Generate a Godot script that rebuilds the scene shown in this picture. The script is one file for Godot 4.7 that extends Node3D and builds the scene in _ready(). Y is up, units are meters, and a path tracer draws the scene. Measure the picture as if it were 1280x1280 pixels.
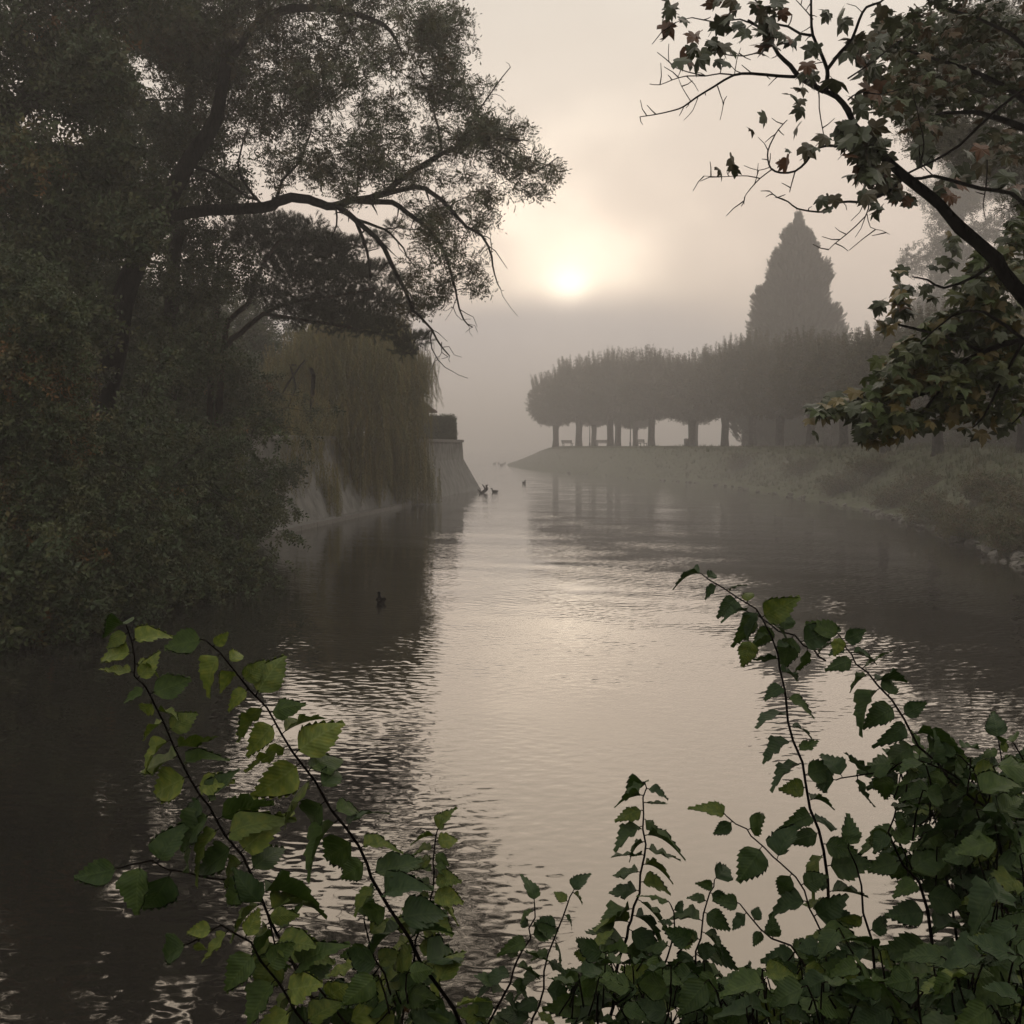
extends Node3D
# A foggy morning on a channel that opens into a lake: trees on both banks, a terrace wall, shoots of elm in front.

const F := 1280.0            # focal length of the photograph in its own pixels
const EYE := Vector3(0, 3.0, 0)
const PITCH := 0.0647        # the horizon lies at row 557
var cam_basis := Basis(Vector3.RIGHT, -PITCH)
var rng := RandomNumberGenerator.new()
var M := {}                  # materials
var G := {}                  # shared meshes
var names := {}

# ---------------------------------------------------------------- helpers
func P(px: float, py: float, d: float) -> Vector3:
	var v := cam_basis * Vector3((px - 640.0) / F, (640.0 - py) / F, -1.0)
	return EYE + v * (d / -v.z)

func lin(r: float, g: float, b: float) -> Color:
	return Color(r, g, b).linear_to_srgb()

func rr(a: float, b: float) -> float:
	return rng.randf_range(a, b)

func rdir() -> Vector3:
	var z := rr(-1, 1)
	var a := rr(0, TAU)
	var s := sqrt(1.0 - z * z)
	return Vector3(s * cos(a), z, s * sin(a))

class MB:
	var v := PackedVector3Array()
	var n := PackedVector3Array()
	var c := PackedColorArray()
	var uv := PackedVector2Array()
	var i := PackedInt32Array()
	var col := Color.WHITE

	func pt(p: Vector3) -> int:
		v.append(p)
		c.append(col)
		return v.size() - 1

	func tri(a: int, b: int, d: int) -> void:
		i.append(a); i.append(b); i.append(d)

	func quad(a: int, b: int, d: int, e: int) -> void:
		tri(a, b, d)
		tri(a, d, e)

	# a tapered, bent tube with smooth normals
	func tube(pts: Array, radii: Array, sides := 7, cap := true) -> void:
		var m := pts.size()
		var t0: Vector3 = (pts[1] - pts[0]).normalized()
		var side := t0.cross(Vector3.UP)
		if side.length() < 0.05:
			side = t0.cross(Vector3.RIGHT)
		side = side.normalized()
		var first := v.size()
		for k in m:
			var t: Vector3 = (pts[mini(k + 1, m - 1)] - pts[maxi(k - 1, 0)]).normalized()
			side = (side - t * side.dot(t)).normalized()
			var up := side.cross(t)
			for s in sides:
				var a := TAU * s / sides
				var o := side * cos(a) + up * sin(a)
				pt(pts[k] + o * radii[k])
				n.append(o)
		for k in m - 1:
			for s in sides:
				var a := first + k * sides + s
				var b := first + k * sides + (s + 1) % sides
				quad(a, a + sides, b + sides, b)
		if cap:
			for e in [0, m - 1]:
				var q := pt(pts[e])
				n.append((pts[e] - pts[1 if e == 0 else m - 2]).normalized())
				for s in sides:
					var a: int = first + e * sides + s
					var b: int = first + e * sides + (s + 1) % sides
					if e == 0:
						tri(q, a, b)
					else:
						tri(q, b, a)

	# a small pointed leaf of four faces, folded along its rib
	func leaf(base: Vector3, dir: Vector3, nrm: Vector3, l: float, w: float, fold := 0.18) -> void:
		var s := dir.cross(nrm).normalized()
		var u := s.cross(dir).normalized()
		var a := pt(base)
		var b := pt(base + dir * l * 0.45 + s * w * 0.5 + u * w * fold)
		var d := pt(base + dir * l * 0.5)
		var e := pt(base + dir * l * 0.45 - s * w * 0.5 + u * w * fold)
		var f := pt(base + dir * l - u * l * 0.08)
		tri(a, b, d); tri(b, f, d); tri(a, d, e); tri(d, f, e)

	func box(at: Vector3, size: Vector3, basis := Basis(), bevel := 0.0) -> void:
		var h := size * 0.5
		for ax in 3:
			for sg in [-1.0, 1.0]:
				var nn := Vector3.ZERO
				nn[ax] = sg
				var a := Vector3.ZERO
				a[(ax + 1) % 3] = 1.0
				var b: Vector3 = nn.cross(a)
				var ids := []
				for q in [[-1, -1], [1, -1], [1, 1], [-1, 1]]:
					var p: Vector3 = nn * h + a * h * q[0] + b * h * q[1]
					ids.append(pt(at + basis * p))
					n.append((basis * nn).normalized())
				quad(ids[0], ids[3], ids[2], ids[1])

	func mesh(mat: Material, smooth := true) -> ArrayMesh:
		var arr := []
		arr.resize(Mesh.ARRAY_MAX)
		arr[Mesh.ARRAY_VERTEX] = v
		if smooth and n.size() == v.size():
			arr[Mesh.ARRAY_NORMAL] = n
		if c.size() == v.size():
			arr[Mesh.ARRAY_COLOR] = c
		if uv.size() == v.size():
			arr[Mesh.ARRAY_TEX_UV] = uv
		arr[Mesh.ARRAY_INDEX] = i
		var m := ArrayMesh.new()
		m.add_surface_from_arrays(Mesh.PRIMITIVE_TRIANGLES, arr)
		if mat:
			m.surface_set_material(0, mat)
		return m

func numbered(called: String) -> String:
	var k: int = names.get(called, 0)
	names[called] = k + 1
	return called if k == 0 else "%s_%03d" % [called, k]

func thing(called: String, label: String, category: String, at := Vector3.ZERO, group := "") -> Node3D:
	var o := Node3D.new()
	o.name = numbered(called)
	add_child(o, true)
	o.position = at
	o.set_meta("label", label)
	o.set_meta("category", category)
	if group != "":
		o.set_meta("group", group)
	return o

# geometry given in world space, hung under a parent that stands at its own base
func part(parent: Node3D, called: String, mb: MB, mat: Material, smooth := true) -> MeshInstance3D:
	var o := MeshInstance3D.new()
	o.name = called
	o.mesh = mb.mesh(mat, smooth)
	parent.add_child(o, true)
	o.position = -parent.position if parent.get_parent() == self else Vector3.ZERO
	return o

func structure(called: String, mb: MB, mat: Material, smooth := true) -> MeshInstance3D:
	var o := MeshInstance3D.new()
	o.name = called
	o.mesh = mb.mesh(mat, smooth)
	add_child(o, true)
	o.set_meta("kind", "structure")
	return o

class Cloud:                    # places of many leaf sprays
	var t: Array[Transform3D] = []
	var c := PackedColorArray()

func spread(parent: Node3D, called: String, mesh: Mesh, mat: Material, cl: Cloud, stuff := true) -> MultiMeshInstance3D:
	var mm := MultiMesh.new()
	mm.transform_format = MultiMesh.TRANSFORM_3D
	mm.use_colors = true
	mm.mesh = mesh
	mm.instance_count = cl.t.size()
	for k in cl.t.size():
		mm.set_instance_transform(k, cl.t[k])
		mm.set_instance_color(k, cl.c[k])
	var o := MultiMeshInstance3D.new()
	o.name = called
	o.multimesh = mm
	o.material_override = mat
	parent.add_child(o, true)
	if parent != self:
		o.position = -parent.position
	if stuff:
		o.set_meta("kind", "stuff")
	return o

func basis_of(dir: Vector3, nrm: Vector3, s: float) -> Basis:
	var y := dir.normalized()
	var x := y.cross(nrm)
	if x.length() < 0.01:
		x = y.cross(Vector3(0.3, 0.5, 0.8))
	x = x.normalized()
	return Basis(x * s, y * s, x.cross(y) * s)

func pick(pal: Array, jitter := 0.25) -> Color:
	var c: Color = pal[rng.randi() % pal.size()]
	var f := rr(1.0 - jitter, 1.0 + jitter)
	return Color(c.r * f, c.g * f, c.b * f)

# sprays inside an ellipsoid, more of them towards its skin; hang pulls their tips down
func puff(cl: Cloud, at: Vector3, r: Vector3, n: int, s0: float, s1: float, pal: Array, hang := 0.3, out := 0.7) -> void:
	for k in n:
		var q := rdir()
		var p := q * pow(rng.randf(), 0.5) * rr(0.75, 1.25)
		var pos := at + p * r
		var dir := (q * out + rdir() * 0.7 + Vector3.DOWN * hang).normalized()
		cl.t.append(Transform3D(basis_of(dir, Vector3.UP + rdir() * 0.7, rr(s0, s1)), pos))
		cl.c.append(pick(pal))

func wander(a: Vector3, b: Vector3, steps: int, wob: float, sag := 0.0) -> Array:
	var pts := []
	var l := a.distance_to(b)
	for k in steps + 1:
		var t := float(k) / steps
		var p := a.lerp(b, t)
		if k > 0 and k < steps:
			p += rdir() * wob * l
		p.y += sin(t * PI) * sag * l
		pts.append(p)
	return pts

func taper(n: int, r0: float, r1: float) -> Array:
	var out := []
	for k in n:
		out.append(lerpf(r0, r1, float(k) / maxf(1.0, n - 1)))
	return out

func px_line(list: Array, d: float, d2 := -1.0) -> Array:
	var out := []
	for k in list.size():
		var dd := d if d2 < 0 else lerpf(d, d2, float(k) / (list.size() - 1))
		out.append(P(list[k][0], list[k][1], dd))
	return out

func soften(pts: Array) -> Array:   # one round of Catmull-Rom subdivision
	var out := []
	for k in pts.size() - 1:
		var a: Vector3 = pts[maxi(k - 1, 0)]
		var b: Vector3 = pts[k]
		var c: Vector3 = pts[k + 1]
		var e: Vector3 = pts[mini(k + 2, pts.size() - 1)]
		out.append(b)
		out.append(b.cubic_interpolate(c, a, e, 0.5))
	out.append(pts[-1])
	return out

# ---------------------------------------------------------------- materials
func noise_tex(freq: float, ramp: Array, size := 512, as_normal := false, strength := 4.0, kind := FastNoiseLite.TYPE_SIMPLEX_SMOOTH, sd := 1) -> NoiseTexture2D:
	var f := FastNoiseLite.new()
	f.noise_type = kind
	f.seed = sd
	f.frequency = freq
	f.fractal_octaves = 5
	var t := NoiseTexture2D.new()
	t.width = size
	t.height = size
	t.seamless = true
	t.noise = f
	if as_normal:
		t.as_normal_map = true
		t.bump_strength = strength
	else:
		var g := Gradient.new()
		g.offsets = PackedFloat32Array(range(ramp.size()).map(func(k): return float(k) / (ramp.size() - 1)))
		g.colors = PackedColorArray(ramp)
		t.color_ramp = g
	return t

func rough_mat(ramp: Array, freq: float, scale: Vector3, rough := 0.9, bump := 4.0, sd := 1) -> StandardMaterial3D:
	var m := StandardMaterial3D.new()
	m.albedo_texture = noise_tex(freq, ramp, 512, false, 4.0, FastNoiseLite.TYPE_SIMPLEX_SMOOTH, sd)
	m.normal_enabled = true
	m.normal_texture = noise_tex(freq * 1.6, [], 512, true, bump, FastNoiseLite.TYPE_SIMPLEX_SMOOTH, sd + 7)
	m.uv1_triplanar = true
	m.uv1_world_triplanar = true
	m.uv1_scale = scale
	m.roughness = rough
	m.metallic_specular = 0.35
	return m

func leaf_mat(back: float, rough := 0.6) -> StandardMaterial3D:
	var m := StandardMaterial3D.new()
	m.albedo_color = Color.WHITE
	m.vertex_color_use_as_albedo = true
	m.roughness = rough
	m.metallic_specular = 0.4
	m.cull_mode = BaseMaterial3D.CULL_DISABLED
	m.backlight_enabled = true
	m.backlight = Color(1.0, 1.0, 0.75) * back
	return m

func flat_mat(c: Color, rough := 0.8, spec := 0.4) -> StandardMaterial3D:
	var m := StandardMaterial3D.new()
	m.albedo_color = c
	m.roughness = rough
	m.metallic_specular = spec
	return m

# elm leaf: paler side veins on green, with blotches
func elm_texture(base: Color, vein: Color, blotch: Color, sd: int) -> ImageTexture:
	var w := 96
	var h := 160
	var im := Image.create(w, h, false, Image.FORMAT_RGB8)
	var f := FastNoiseLite.new()
	f.seed = sd
	f.frequency = 0.03
	f.fractal_octaves = 4
	for y in h:
		for x in w:
			var u := absf(x / (w - 1.0) - 0.5) * 2.0
			var t := y / (h - 1.0)
			var q := fposmod((t - u * 0.32) * 11.0, 1.0)
			var side := maxf(0.0, 1.0 - absf(q - 0.5) * 9.0) * clampf(1.2 - u, 0.0, 1.0)
			var mid := maxf(0.0, 1.0 - u * 14.0)
			var nz := f.get_noise_2d(x, y)
			var c := base.lerp(blotch, clampf(nz * 1.5, 0.0, 1.0)) * (1.0 + 0.35 * nz)
			c = c.lerp(vein, clampf(side * 0.55 + mid * 0.8, 0.0, 0.9))
			c = c * 0.68
			c.a = 1.0
			im.set_pixel(x, y, c.linear_to_srgb())
	return ImageTexture.create_from_image(im)

func elm_relief() -> ImageTexture:
	var w := 96
	var h := 160
	var im := Image.create(w, h, false, Image.FORMAT_RF)
	for y in h:
		for x in w:
			var u := absf(x / (w - 1.0) - 0.5) * 2.0
			var q := fposmod((y / (h - 1.0) - u * 0.32) * 11.0, 1.0)
			im.set_pixel(x, y, Color(absf(q - 0.5) * -2.0 + minf(1.0, u * 6.0), 0, 0))
	return ImageTexture.create_from_image(im)

func make_materials() -> void:
	M.bark = rough_mat([lin(0.018, 0.016, 0.013), lin(0.045, 0.038, 0.03), lin(0.085, 0.075, 0.06)], 0.02, Vector3(1.4, 0.35, 1.4), 0.9, 9.0)
	M.pine_bark = rough_mat([lin(0.04, 0.022, 0.014), lin(0.10, 0.052, 0.032), lin(0.15, 0.085, 0.05)], 0.02, Vector3(1.5, 0.5, 1.5), 0.9, 9.0, 3)
	M.plane_bark = rough_mat([lin(0.06, 0.055, 0.045), lin(0.12, 0.11, 0.09), lin(0.2, 0.18, 0.15)], 0.012, Vector3(0.6, 0.4, 0.6), 0.85, 3.0, 5)
	M.twig = rough_mat([lin(0.035, 0.026, 0.02), lin(0.07, 0.05, 0.036)], 0.03, Vector3(9, 9, 9), 0.7, 3.0, 9)
	M.earth = rough_mat([lin(0.018, 0.017, 0.011), lin(0.036, 0.038, 0.019), lin(0.04, 0.05, 0.02), lin(0.066, 0.06, 0.038)], 0.011, Vector3(0.16, 0.16, 0.16), 0.95, 6.0, 11)
	M.stone = rough_mat([lin(0.06, 0.06, 0.054), lin(0.14, 0.137, 0.128), lin(0.22, 0.214, 0.2)], 0.014, Vector3(0.2, 0.12, 0.2), 0.9, 6.0, 13)
	M.coping = rough_mat([lin(0.1, 0.096, 0.088), lin(0.18, 0.172, 0.16)], 0.02, Vector3(0.7, 0.7, 0.7), 0.9, 4.0, 15)
	M.rock = rough_mat([lin(0.04, 0.038, 0.033), lin(0.085, 0.08, 0.07), lin(0.14, 0.132, 0.12)], 0.02, Vector3(1.1, 1.1, 1.1), 0.9, 6.0, 17)
	M.roof = rough_mat([lin(0.05, 0.032, 0.025), lin(0.085, 0.05, 0.038)], 0.03, Vector3(1, 1, 1), 0.9, 4.0, 19)
	M.wood = rough_mat([lin(0.05, 0.035, 0.024), lin(0.1, 0.07, 0.05)], 0.02, Vector3(1, 6, 6), 0.8, 2.0, 21)
	M.render_white = rough_mat([lin(0.42, 0.41, 0.38), lin(0.52, 0.5, 0.47)], 0.02, Vector3(0.5, 0.5, 0.5), 0.9, 1.0, 23)
	M.iron = flat_mat(lin(0.03, 0.03, 0.032), 0.6)
	M.leaf = leaf_mat(0.45)
	M.needle = leaf_mat(0.12, 0.7)
	M.maple_rest = leaf_mat(0.5, 0.5)
	M.grass = leaf_mat(0.4, 0.7)
	M.elm = []
	var relief := elm_relief()
	var looks := [
		[Color(0.043, 0.074, 0.016), Color(0.075, 0.11, 0.03), Color(0.055, 0.08, 0.016)],
		[Color(0.034, 0.062, 0.017), Color(0.062, 0.095, 0.03), Color(0.045, 0.066, 0.016)],
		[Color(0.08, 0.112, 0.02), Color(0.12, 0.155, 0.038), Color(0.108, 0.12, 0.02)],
		[Color(0.028, 0.054, 0.018), Color(0.052, 0.082, 0.03), Color(0.036, 0.056, 0.018)],
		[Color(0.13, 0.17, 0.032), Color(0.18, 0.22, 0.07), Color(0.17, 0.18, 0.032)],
		[Color(0.13, 0.055, 0.03), Color(0.16, 0.085, 0.05), Color(0.09, 0.05, 0.025)],
	]
	for k in looks.size():
		var m := StandardMaterial3D.new()
		m.albedo_texture = elm_texture(looks[k][0], looks[k][1], looks[k][2], 40 + k)
		m.roughness = 0.58
		m.metallic_specular = 0.3
		m.cull_mode = BaseMaterial3D.CULL_DISABLED
		m.backlight_enabled = true
		m.backlight = Color(0.55, 0.62, 0.3)
		m.heightmap_enabled = true
		m.heightmap_texture = relief
		m.heightmap_scale = 0.05
		M.elm.append(m)
	M.maple = []
	for c in [Color(0.032, 0.042, 0.014), Color(0.026, 0.034, 0.013), Color(0.042, 0.036, 0.014), Color(0.08, 0.036, 0.014), Color(0.13, 0.095, 0.02), Color(0.055, 0.07, 0.02)]:
		var m := StandardMaterial3D.new()
		m.albedo_texture = noise_tex(0.02, [(c * 0.7).linear_to_srgb(), c.linear_to_srgb(), (c * 1.35).linear_to_srgb()], 256, false, 4.0, FastNoiseLite.TYPE_SIMPLEX_SMOOTH, 60)
		m.uv1_triplanar = true
		m.uv1_scale = Vector3(0.6, 0.6, 0.6)
		m.roughness = 0.45
		m.metallic_specular = 0.45
		m.cull_mode = BaseMaterial3D.CULL_DISABLED
		m.backlight_enabled = true
		m.backlight = Color(0.5, 0.45, 0.25)
		M.maple.append(m)

# ---------------------------------------------------------------- shared leaf shapes (one unit long)
func elm_leaf(fold: float, curl: float, twist: float, slim: float) -> ArrayMesh:
	var mb := MB.new()
	var rows := 9
	var mids := []
	var edges := [[], []]
	var shape := func(x: float, t: float) -> Vector3:
		var z := absf(x) * fold - curl * t * t + 0.06 * sin(t * 17.0 + x * 7.0 + fold * 9.0) * absf(x) * 4.0 - 0.5 * curl * x * x
		return Vector3(x, t, z + x * twist * t)
	for k in rows:
		var t := float(k) / (rows - 1)
		mids.append(mb.pt(shape.call(0.0, t)))
		mb.uv.append(Vector2(0.5, t))
		var w := slim * pow(maxf(0.0, sin(PI * pow(t, 0.7))), 0.9) * (1.08 - 0.4 * t)
		for s in 2:
			var x := (w if s else -w)
			edges[s].append(mb.pt(shape.call(x, t - 0.015)))
			mb.uv.append(Vector2(0.5 + x / slim * 0.5, t))
	for k in rows - 1:
		for s in 2:
			var a: int = edges[s][k]
			var b: int = edges[s][k + 1]
			if s:
				mb.quad(mids[k], a, b, mids[k + 1])
			else:
				mb.quad(mids[k], mids[k + 1], b, a)
			if k > 0:
				var ea: Vector3 = mb.v[a]
				var eb: Vector3 = mb.v[b]
				var tip := ea.lerp(eb, 0.75) + Vector3(0.055 if s else -0.055, 0.04, rr(-0.03, 0.03))
				var q := mb.pt(tip)
				mb.uv.append(mb.uv[b])
				mb.tri(a, q, b)
	var sn := PackedVector3Array()
	sn.resize(mb.v.size())
	for k in range(0, mb.i.size(), 3):
		var fn := (mb.v[mb.i[k + 2]] - mb.v[mb.i[k]]).cross(mb.v[mb.i[k + 1]] - mb.v[mb.i[k]])
		for j in 3:
			sn[mb.i[k + j]] += fn
	for p in sn:
		mb.n.append(p.normalized())
	return mb.mesh(null, true)

func maple_leaf(curl: float, fold: float) -> ArrayMesh:
	var mb := MB.new()
	# half outline, x to the side and y along the leaf; stalk joins at 0, 0
	var half := [[0.0, 0.05], [0.12, -0.04], [0.27, -0.07], [0.36, 0.0], [0.5, 0.1], [0.42, 0.19], [0.35, 0.27], [0.47, 0.36], [0.5, 0.47], [0.6, 0.63], [0.46, 0.62], [0.36, 0.63], [0.24, 0.58], [0.25, 0.7], [0.19, 0.77], [0.1, 0.87], [0.0, 1.0]]
	var line := []
	for p in half:
		line.append(Vector2(p[0], p[1]))
	for k in range(half.size() - 2, 0, -1):
		line.append(Vector2(-half[k][0], half[k][1]))
	var lift := func(p: Vector2) -> Vector3:
		return Vector3(p.x, p.y, absf(p.x) * fold - curl * (p.x * p.x + (p.y - 0.3) * (p.y - 0.3)))
	var mid := mb.pt(lift.call(Vector2(0, 0.34)))
	var ids := []
	for p in line:
		ids.append(mb.pt(lift.call(p)))
	for k in ids.size():
		mb.tri(mid, ids[(k + 1) % ids.size()], ids[k])
	return mb.mesh(null, false)

func make_shapes() -> void:
	rng.seed = 5
	G.elm = [elm_leaf(0.35, 0.28, 0.1, 0.36), elm_leaf(0.55, 0.45, -0.15, 0.37), elm_leaf(0.15, 0.12, 0.2, 0.4), elm_leaf(0.75, 0.6, 0.0, 0.36), elm_leaf(0.3, -0.1, -0.25, 0.34), elm_leaf(0.9, 0.8, 0.3, 0.34), elm_leaf(-0.2, 0.7, -0.3, 0.39), elm_leaf(0.5, 0.95, 0.15, 0.32), elm_leaf(0.6, 0.3, 0.5, 0.38)]
	G.maple = [maple_leaf(0.35, 0.2), maple_leaf(0.8, 0.45), maple_leaf(0.15, -0.2), maple_leaf(0.9, 0.0)]
	# a twig with broad leaves
	G.broad = []
	for variant in 3:
		var mb := MB.new()
		mb.col = Color(0.5, 0.42, 0.4)
		mb.tube([Vector3.ZERO, Vector3(0.03, 0.5, 0.02), Vector3(0, 1, 0)], [0.012, 0.009, 0.004], 3, false)
		for k in 16:
			var t := 0.1 + 0.9 * k / 15.0
			var a := k * 2.4 + rr(-0.5, 0.5)
			var dir := Vector3(cos(a), rr(0.2, 0.9), sin(a)).normalized()
			var g := rr(0.75, 1.25)
			mb.col = Color(g, g, g * rr(0.85, 1.1))
			mb.leaf(Vector3(0, t, 0) + dir * 0.05, dir, (Vector3(0, 0.4, 0.5) + rdir()).normalized(), rr(0.2, 0.3), rr(0.12, 0.18))
		G.broad.append(mb.mesh(null, false))
	# feathered leaves of many slender leaflets, drooping
	G.ash = []
	for variant in 3:
		var mb := MB.new()
		mb.col = Color(0.45, 0.4, 0.38)
		mb.tube([Vector3.ZERO, Vector3(0.02, 0.4, 0.02), Vector3(0, 0.8, 0)], [0.011, 0.008, 0.004], 3, false)
		for k in 6:
			var a := k * 2.1 + rr(-0.4, 0.4)
			var b := Vector3(0, 0.15 + 0.13 * k, 0)
			var dir := Vector3(cos(a), rr(0.3, 0.8), sin(a)).normalized()
			var nn := (Vector3(0, 0.5, 0.4) + rdir() * 0.8).normalized()
			var s := dir.cross(nn).normalized()
			for j in 5:
				var q := b + dir * (0.1 + 0.085 * j) + Vector3(0, -0.02 * j * j * 0.3, 0)
				for sg in [-1.0, 1.0]:
					var g := rr(0.75, 1.25)
					mb.col = Color(g, g, g)
					mb.leaf(q, (s * sg + dir * 0.55 + rdir() * 0.15).normalized(), nn, rr(0.16, 0.22), rr(0.045, 0.065), 0.1)
			mb.leaf(b + dir * 0.55, dir, nn, 0.2, 0.06, 0.1)
		G.ash.append(mb.mesh(null, false))
	# a brush of needles
	G.pine = []
	for variant in 2:
		var mb := MB.new()
		mb.col = Color(0.6, 0.5, 0.45)
		mb.tube([Vector3.ZERO, Vector3(0.02, 0.5, 0), Vector3(0, 0.9, 0.03)], [0.02, 0.015, 0.01], 3, false)
		for k in 64:
			var t := 0.25 + 0.65 * k / 63.0
			var a := k * 2.4
			var dir := Vector3(cos(a), rr(0.5, 1.1), sin(a)).normalized()
			var g := rr(0.75, 1.2)
			mb.col = Color(g, g, g)
			var b := Vector3(0, t, 0)
			var s := dir.cross(rdir()).normalized() * 0.012
			var l := rr(0.25, 0.38)
			mb.tri(mb.pt(b - s), mb.pt(b + dir * l), mb.pt(b + s))
		G.pine.append(mb.mesh(null, false))
	# a hanging willow strand, along -y
	G.willow = []
	for variant in 3:
		var mb := MB.new()
		mb.col = Color(0.9, 0.7, 0.5)
		var pts := []
		for k in 6:
			pts.append(Vector3(0.03 * sin(k * 1.3 + variant), -0.2 * k, 0.03 * cos(k * 1.7 + variant)))
		mb.tube(pts, taper(6, 0.005, 0.002), 3, false)
		for k in 46:
			var t := k / 45.0
			var a := k * 2.4 + rr(-0.6, 0.6)
			var dir := Vector3(cos(a) * 0.6, -0.8, sin(a) * 0.6).normalized()
			var g := rr(0.7, 1.3)
			mb.col = Color(g, g, g)
			mb.leaf(Vector3(0, -t, 0), dir, rdir(), rr(0.06, 0.095), rr(0.012, 0.018), 0.1)
		G.willow.append(mb.mesh(null, false))
	# flat scaly spray of a cypress-like conifer
	G.scale = []
	for variant in 2:
		var mb := MB.new()
		for k in 22:
			var t := k / 21.0
			var sg := -1.0 if k % 2 else 1.0
			var g := rr(0.7, 1.2)
			mb.col = Color(g, g, g)
			mb.leaf(Vector3(0, t * 0.8, 0), Vector3(sg * rr(0.5, 0.9), 0.7, rr(-0.5, 0.5)).normalized(), Vector3(0, rr(-0.3, 0.3), 1).normalized(), rr(0.2, 0.34) * (1.1 - 0.5 * t), 0.085, 0.2)
		G.scale.append(mb.mesh(null, false))
	# a tuft of grass
	G.tuft = []
	for variant in 2:
		var mb := MB.new()
		for k in 11:
			var a := rr(0, TAU)
			var o := Vector3(cos(a), 0, sin(a))
			var b := o * rr(0, 0.2)
			var lean := o * rr(0.1, 0.5)
			var g := rr(0.7, 1.3)
			mb.col = Color(g, g, g * 0.9)
			var s := Vector3(-o.z, 0, o.x) * 0.02
			var h := rr(0.5, 1.0)
			var p0 := mb.pt(b - s)
			var p1 := mb.pt(b + s)
			var p2 := mb.pt(b + lean * 0.4 + Vector3(0, h * 0.6, 0) + s * 0.7)
			var p3 := mb.pt(b + lean * 0.4 + Vector3(0, h * 0.6, 0) - s * 0.7)
			var p4 := mb.pt(b + lean + Vector3(0, h, 0))
			mb.quad(p0, p1, p2, p3)
			mb.tri(p3, p2, p4)
		G.tuft.append(mb.mesh(null, false))
	# stones of the water's edge
	G.stone = []
	for variant in 6:
		var mb := MB.new()
		var sm := SphereMesh.new()
		sm.radial_segments = 8
		sm.rings = 4
		sm.radius = 0.5
		sm.height = 1.0
		var arr := sm.get_mesh_arrays()
		var f := FastNoiseLite.new()
		f.seed = variant + 3
		f.frequency = 0.9
		var vs: PackedVector3Array = arr[Mesh.ARRAY_VERTEX]
		for p in vs:
			var q := p.sign() * Vector3(pow(absf(p.x) * 2.0, 0.8), pow(absf(p.y) * 2.0, 0.8), pow(absf(p.z) * 2.0, 0.8)) * 0.5
			mb.pt(q * (1.0 + 0.9 * f.get_noise_3dv(p * 1.6)) * Vector3(1.0, 0.6, 0.75))
		mb.i = arr[Mesh.ARRAY_INDEX]
		G.stone.append(mb.mesh(M.rock, false))

# ---------------------------------------------------------------- the lie of the land: x to the right, d away from the camera
var shore := PackedVector2Array([
	Vector2(-400, 130), Vector2(-60, 92), Vector2(-16, 76), Vector2(-3.0, 69.6), Vector2(-3.0, 67.5), Vector2(-8.6, 34.5),
	Vector2(-8.0, 31), Vector2(-6.6, 26), Vector2(-5.9, 22.2), Vector2(-6.7, 19), Vector2(-7.9, 15.8), Vector2(-9.4, 12),
	Vector2(-8.5, 7), Vector2(-4.5, 4.2), Vector2(0, 3.7), Vector2(3, 4.2), Vector2(6, 6), Vector2(9, 11), Vector2(11.6, 18),
	Vector2(13.2, 26.3), Vector2(15.6, 39), Vector2(16.7, 48.6), Vector2(16.6, 60), Vector2(15.7, 80), Vector2(11.4, 96),
	Vector2(5.3, 114), Vector2(1.5, 132), Vector2(-0.5, 150), Vector2(-0.9, 166), Vector2(2.5, 171), Vector2(15, 174), Vector2(34, 168), Vector2(60, 172),
	Vector2(400, 190), Vector2(400, 1300), Vector2(-400, 1300)])

func inland(x: float, d: float) -> float:      # metres from the water's edge, positive on land
	var p := Vector2(x, d)
	var best := 1e9
	for k in shore.size():
		var a := shore[k]
		var b := shore[(k + 1) % shore.size()]
		best = minf(best, p.distance_squared_to(Geometry2D.get_closest_point_to_segment(p, a, b)))
	best = sqrt(best)
	return -best if Geometry2D.is_point_in_polygon(p, shore) else best

var hill := FastNoiseLite.new()

func ground(x: float, d: float, s := INF) -> float:
	if s == INF:
		s = inland(x, d)
	if s < 0:
		return maxf(-1.2, s * 0.5)
	var top := 2.75
	var run := 6.5
	if x < -2 and d < 34.0 and d > 8.0:
		top = 1.6; run = 4.0
	elif x < -2 and d >= 34.0 and d < 110:
		return minf(2.5, s * 5.0) if s > 0.6 else -0.8
	elif d < 12:
		top = 1.6; run = 3.2
	elif d > 110:
		run = 8.0
	var t := clampf(s / run, 0, 1)
	var h := 0.12 + top * (t * t * (3 - 2 * t) * 0.6 + t * 0.4)
	return h + hill.get_noise_2d(x * 3.0, d * 3.0) * 0.16 * clampf(s * 0.6, 0, 1)

func on(x: float, d: float) -> Vector3:
	return Vector3(x, ground(x, d), -d)

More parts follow.
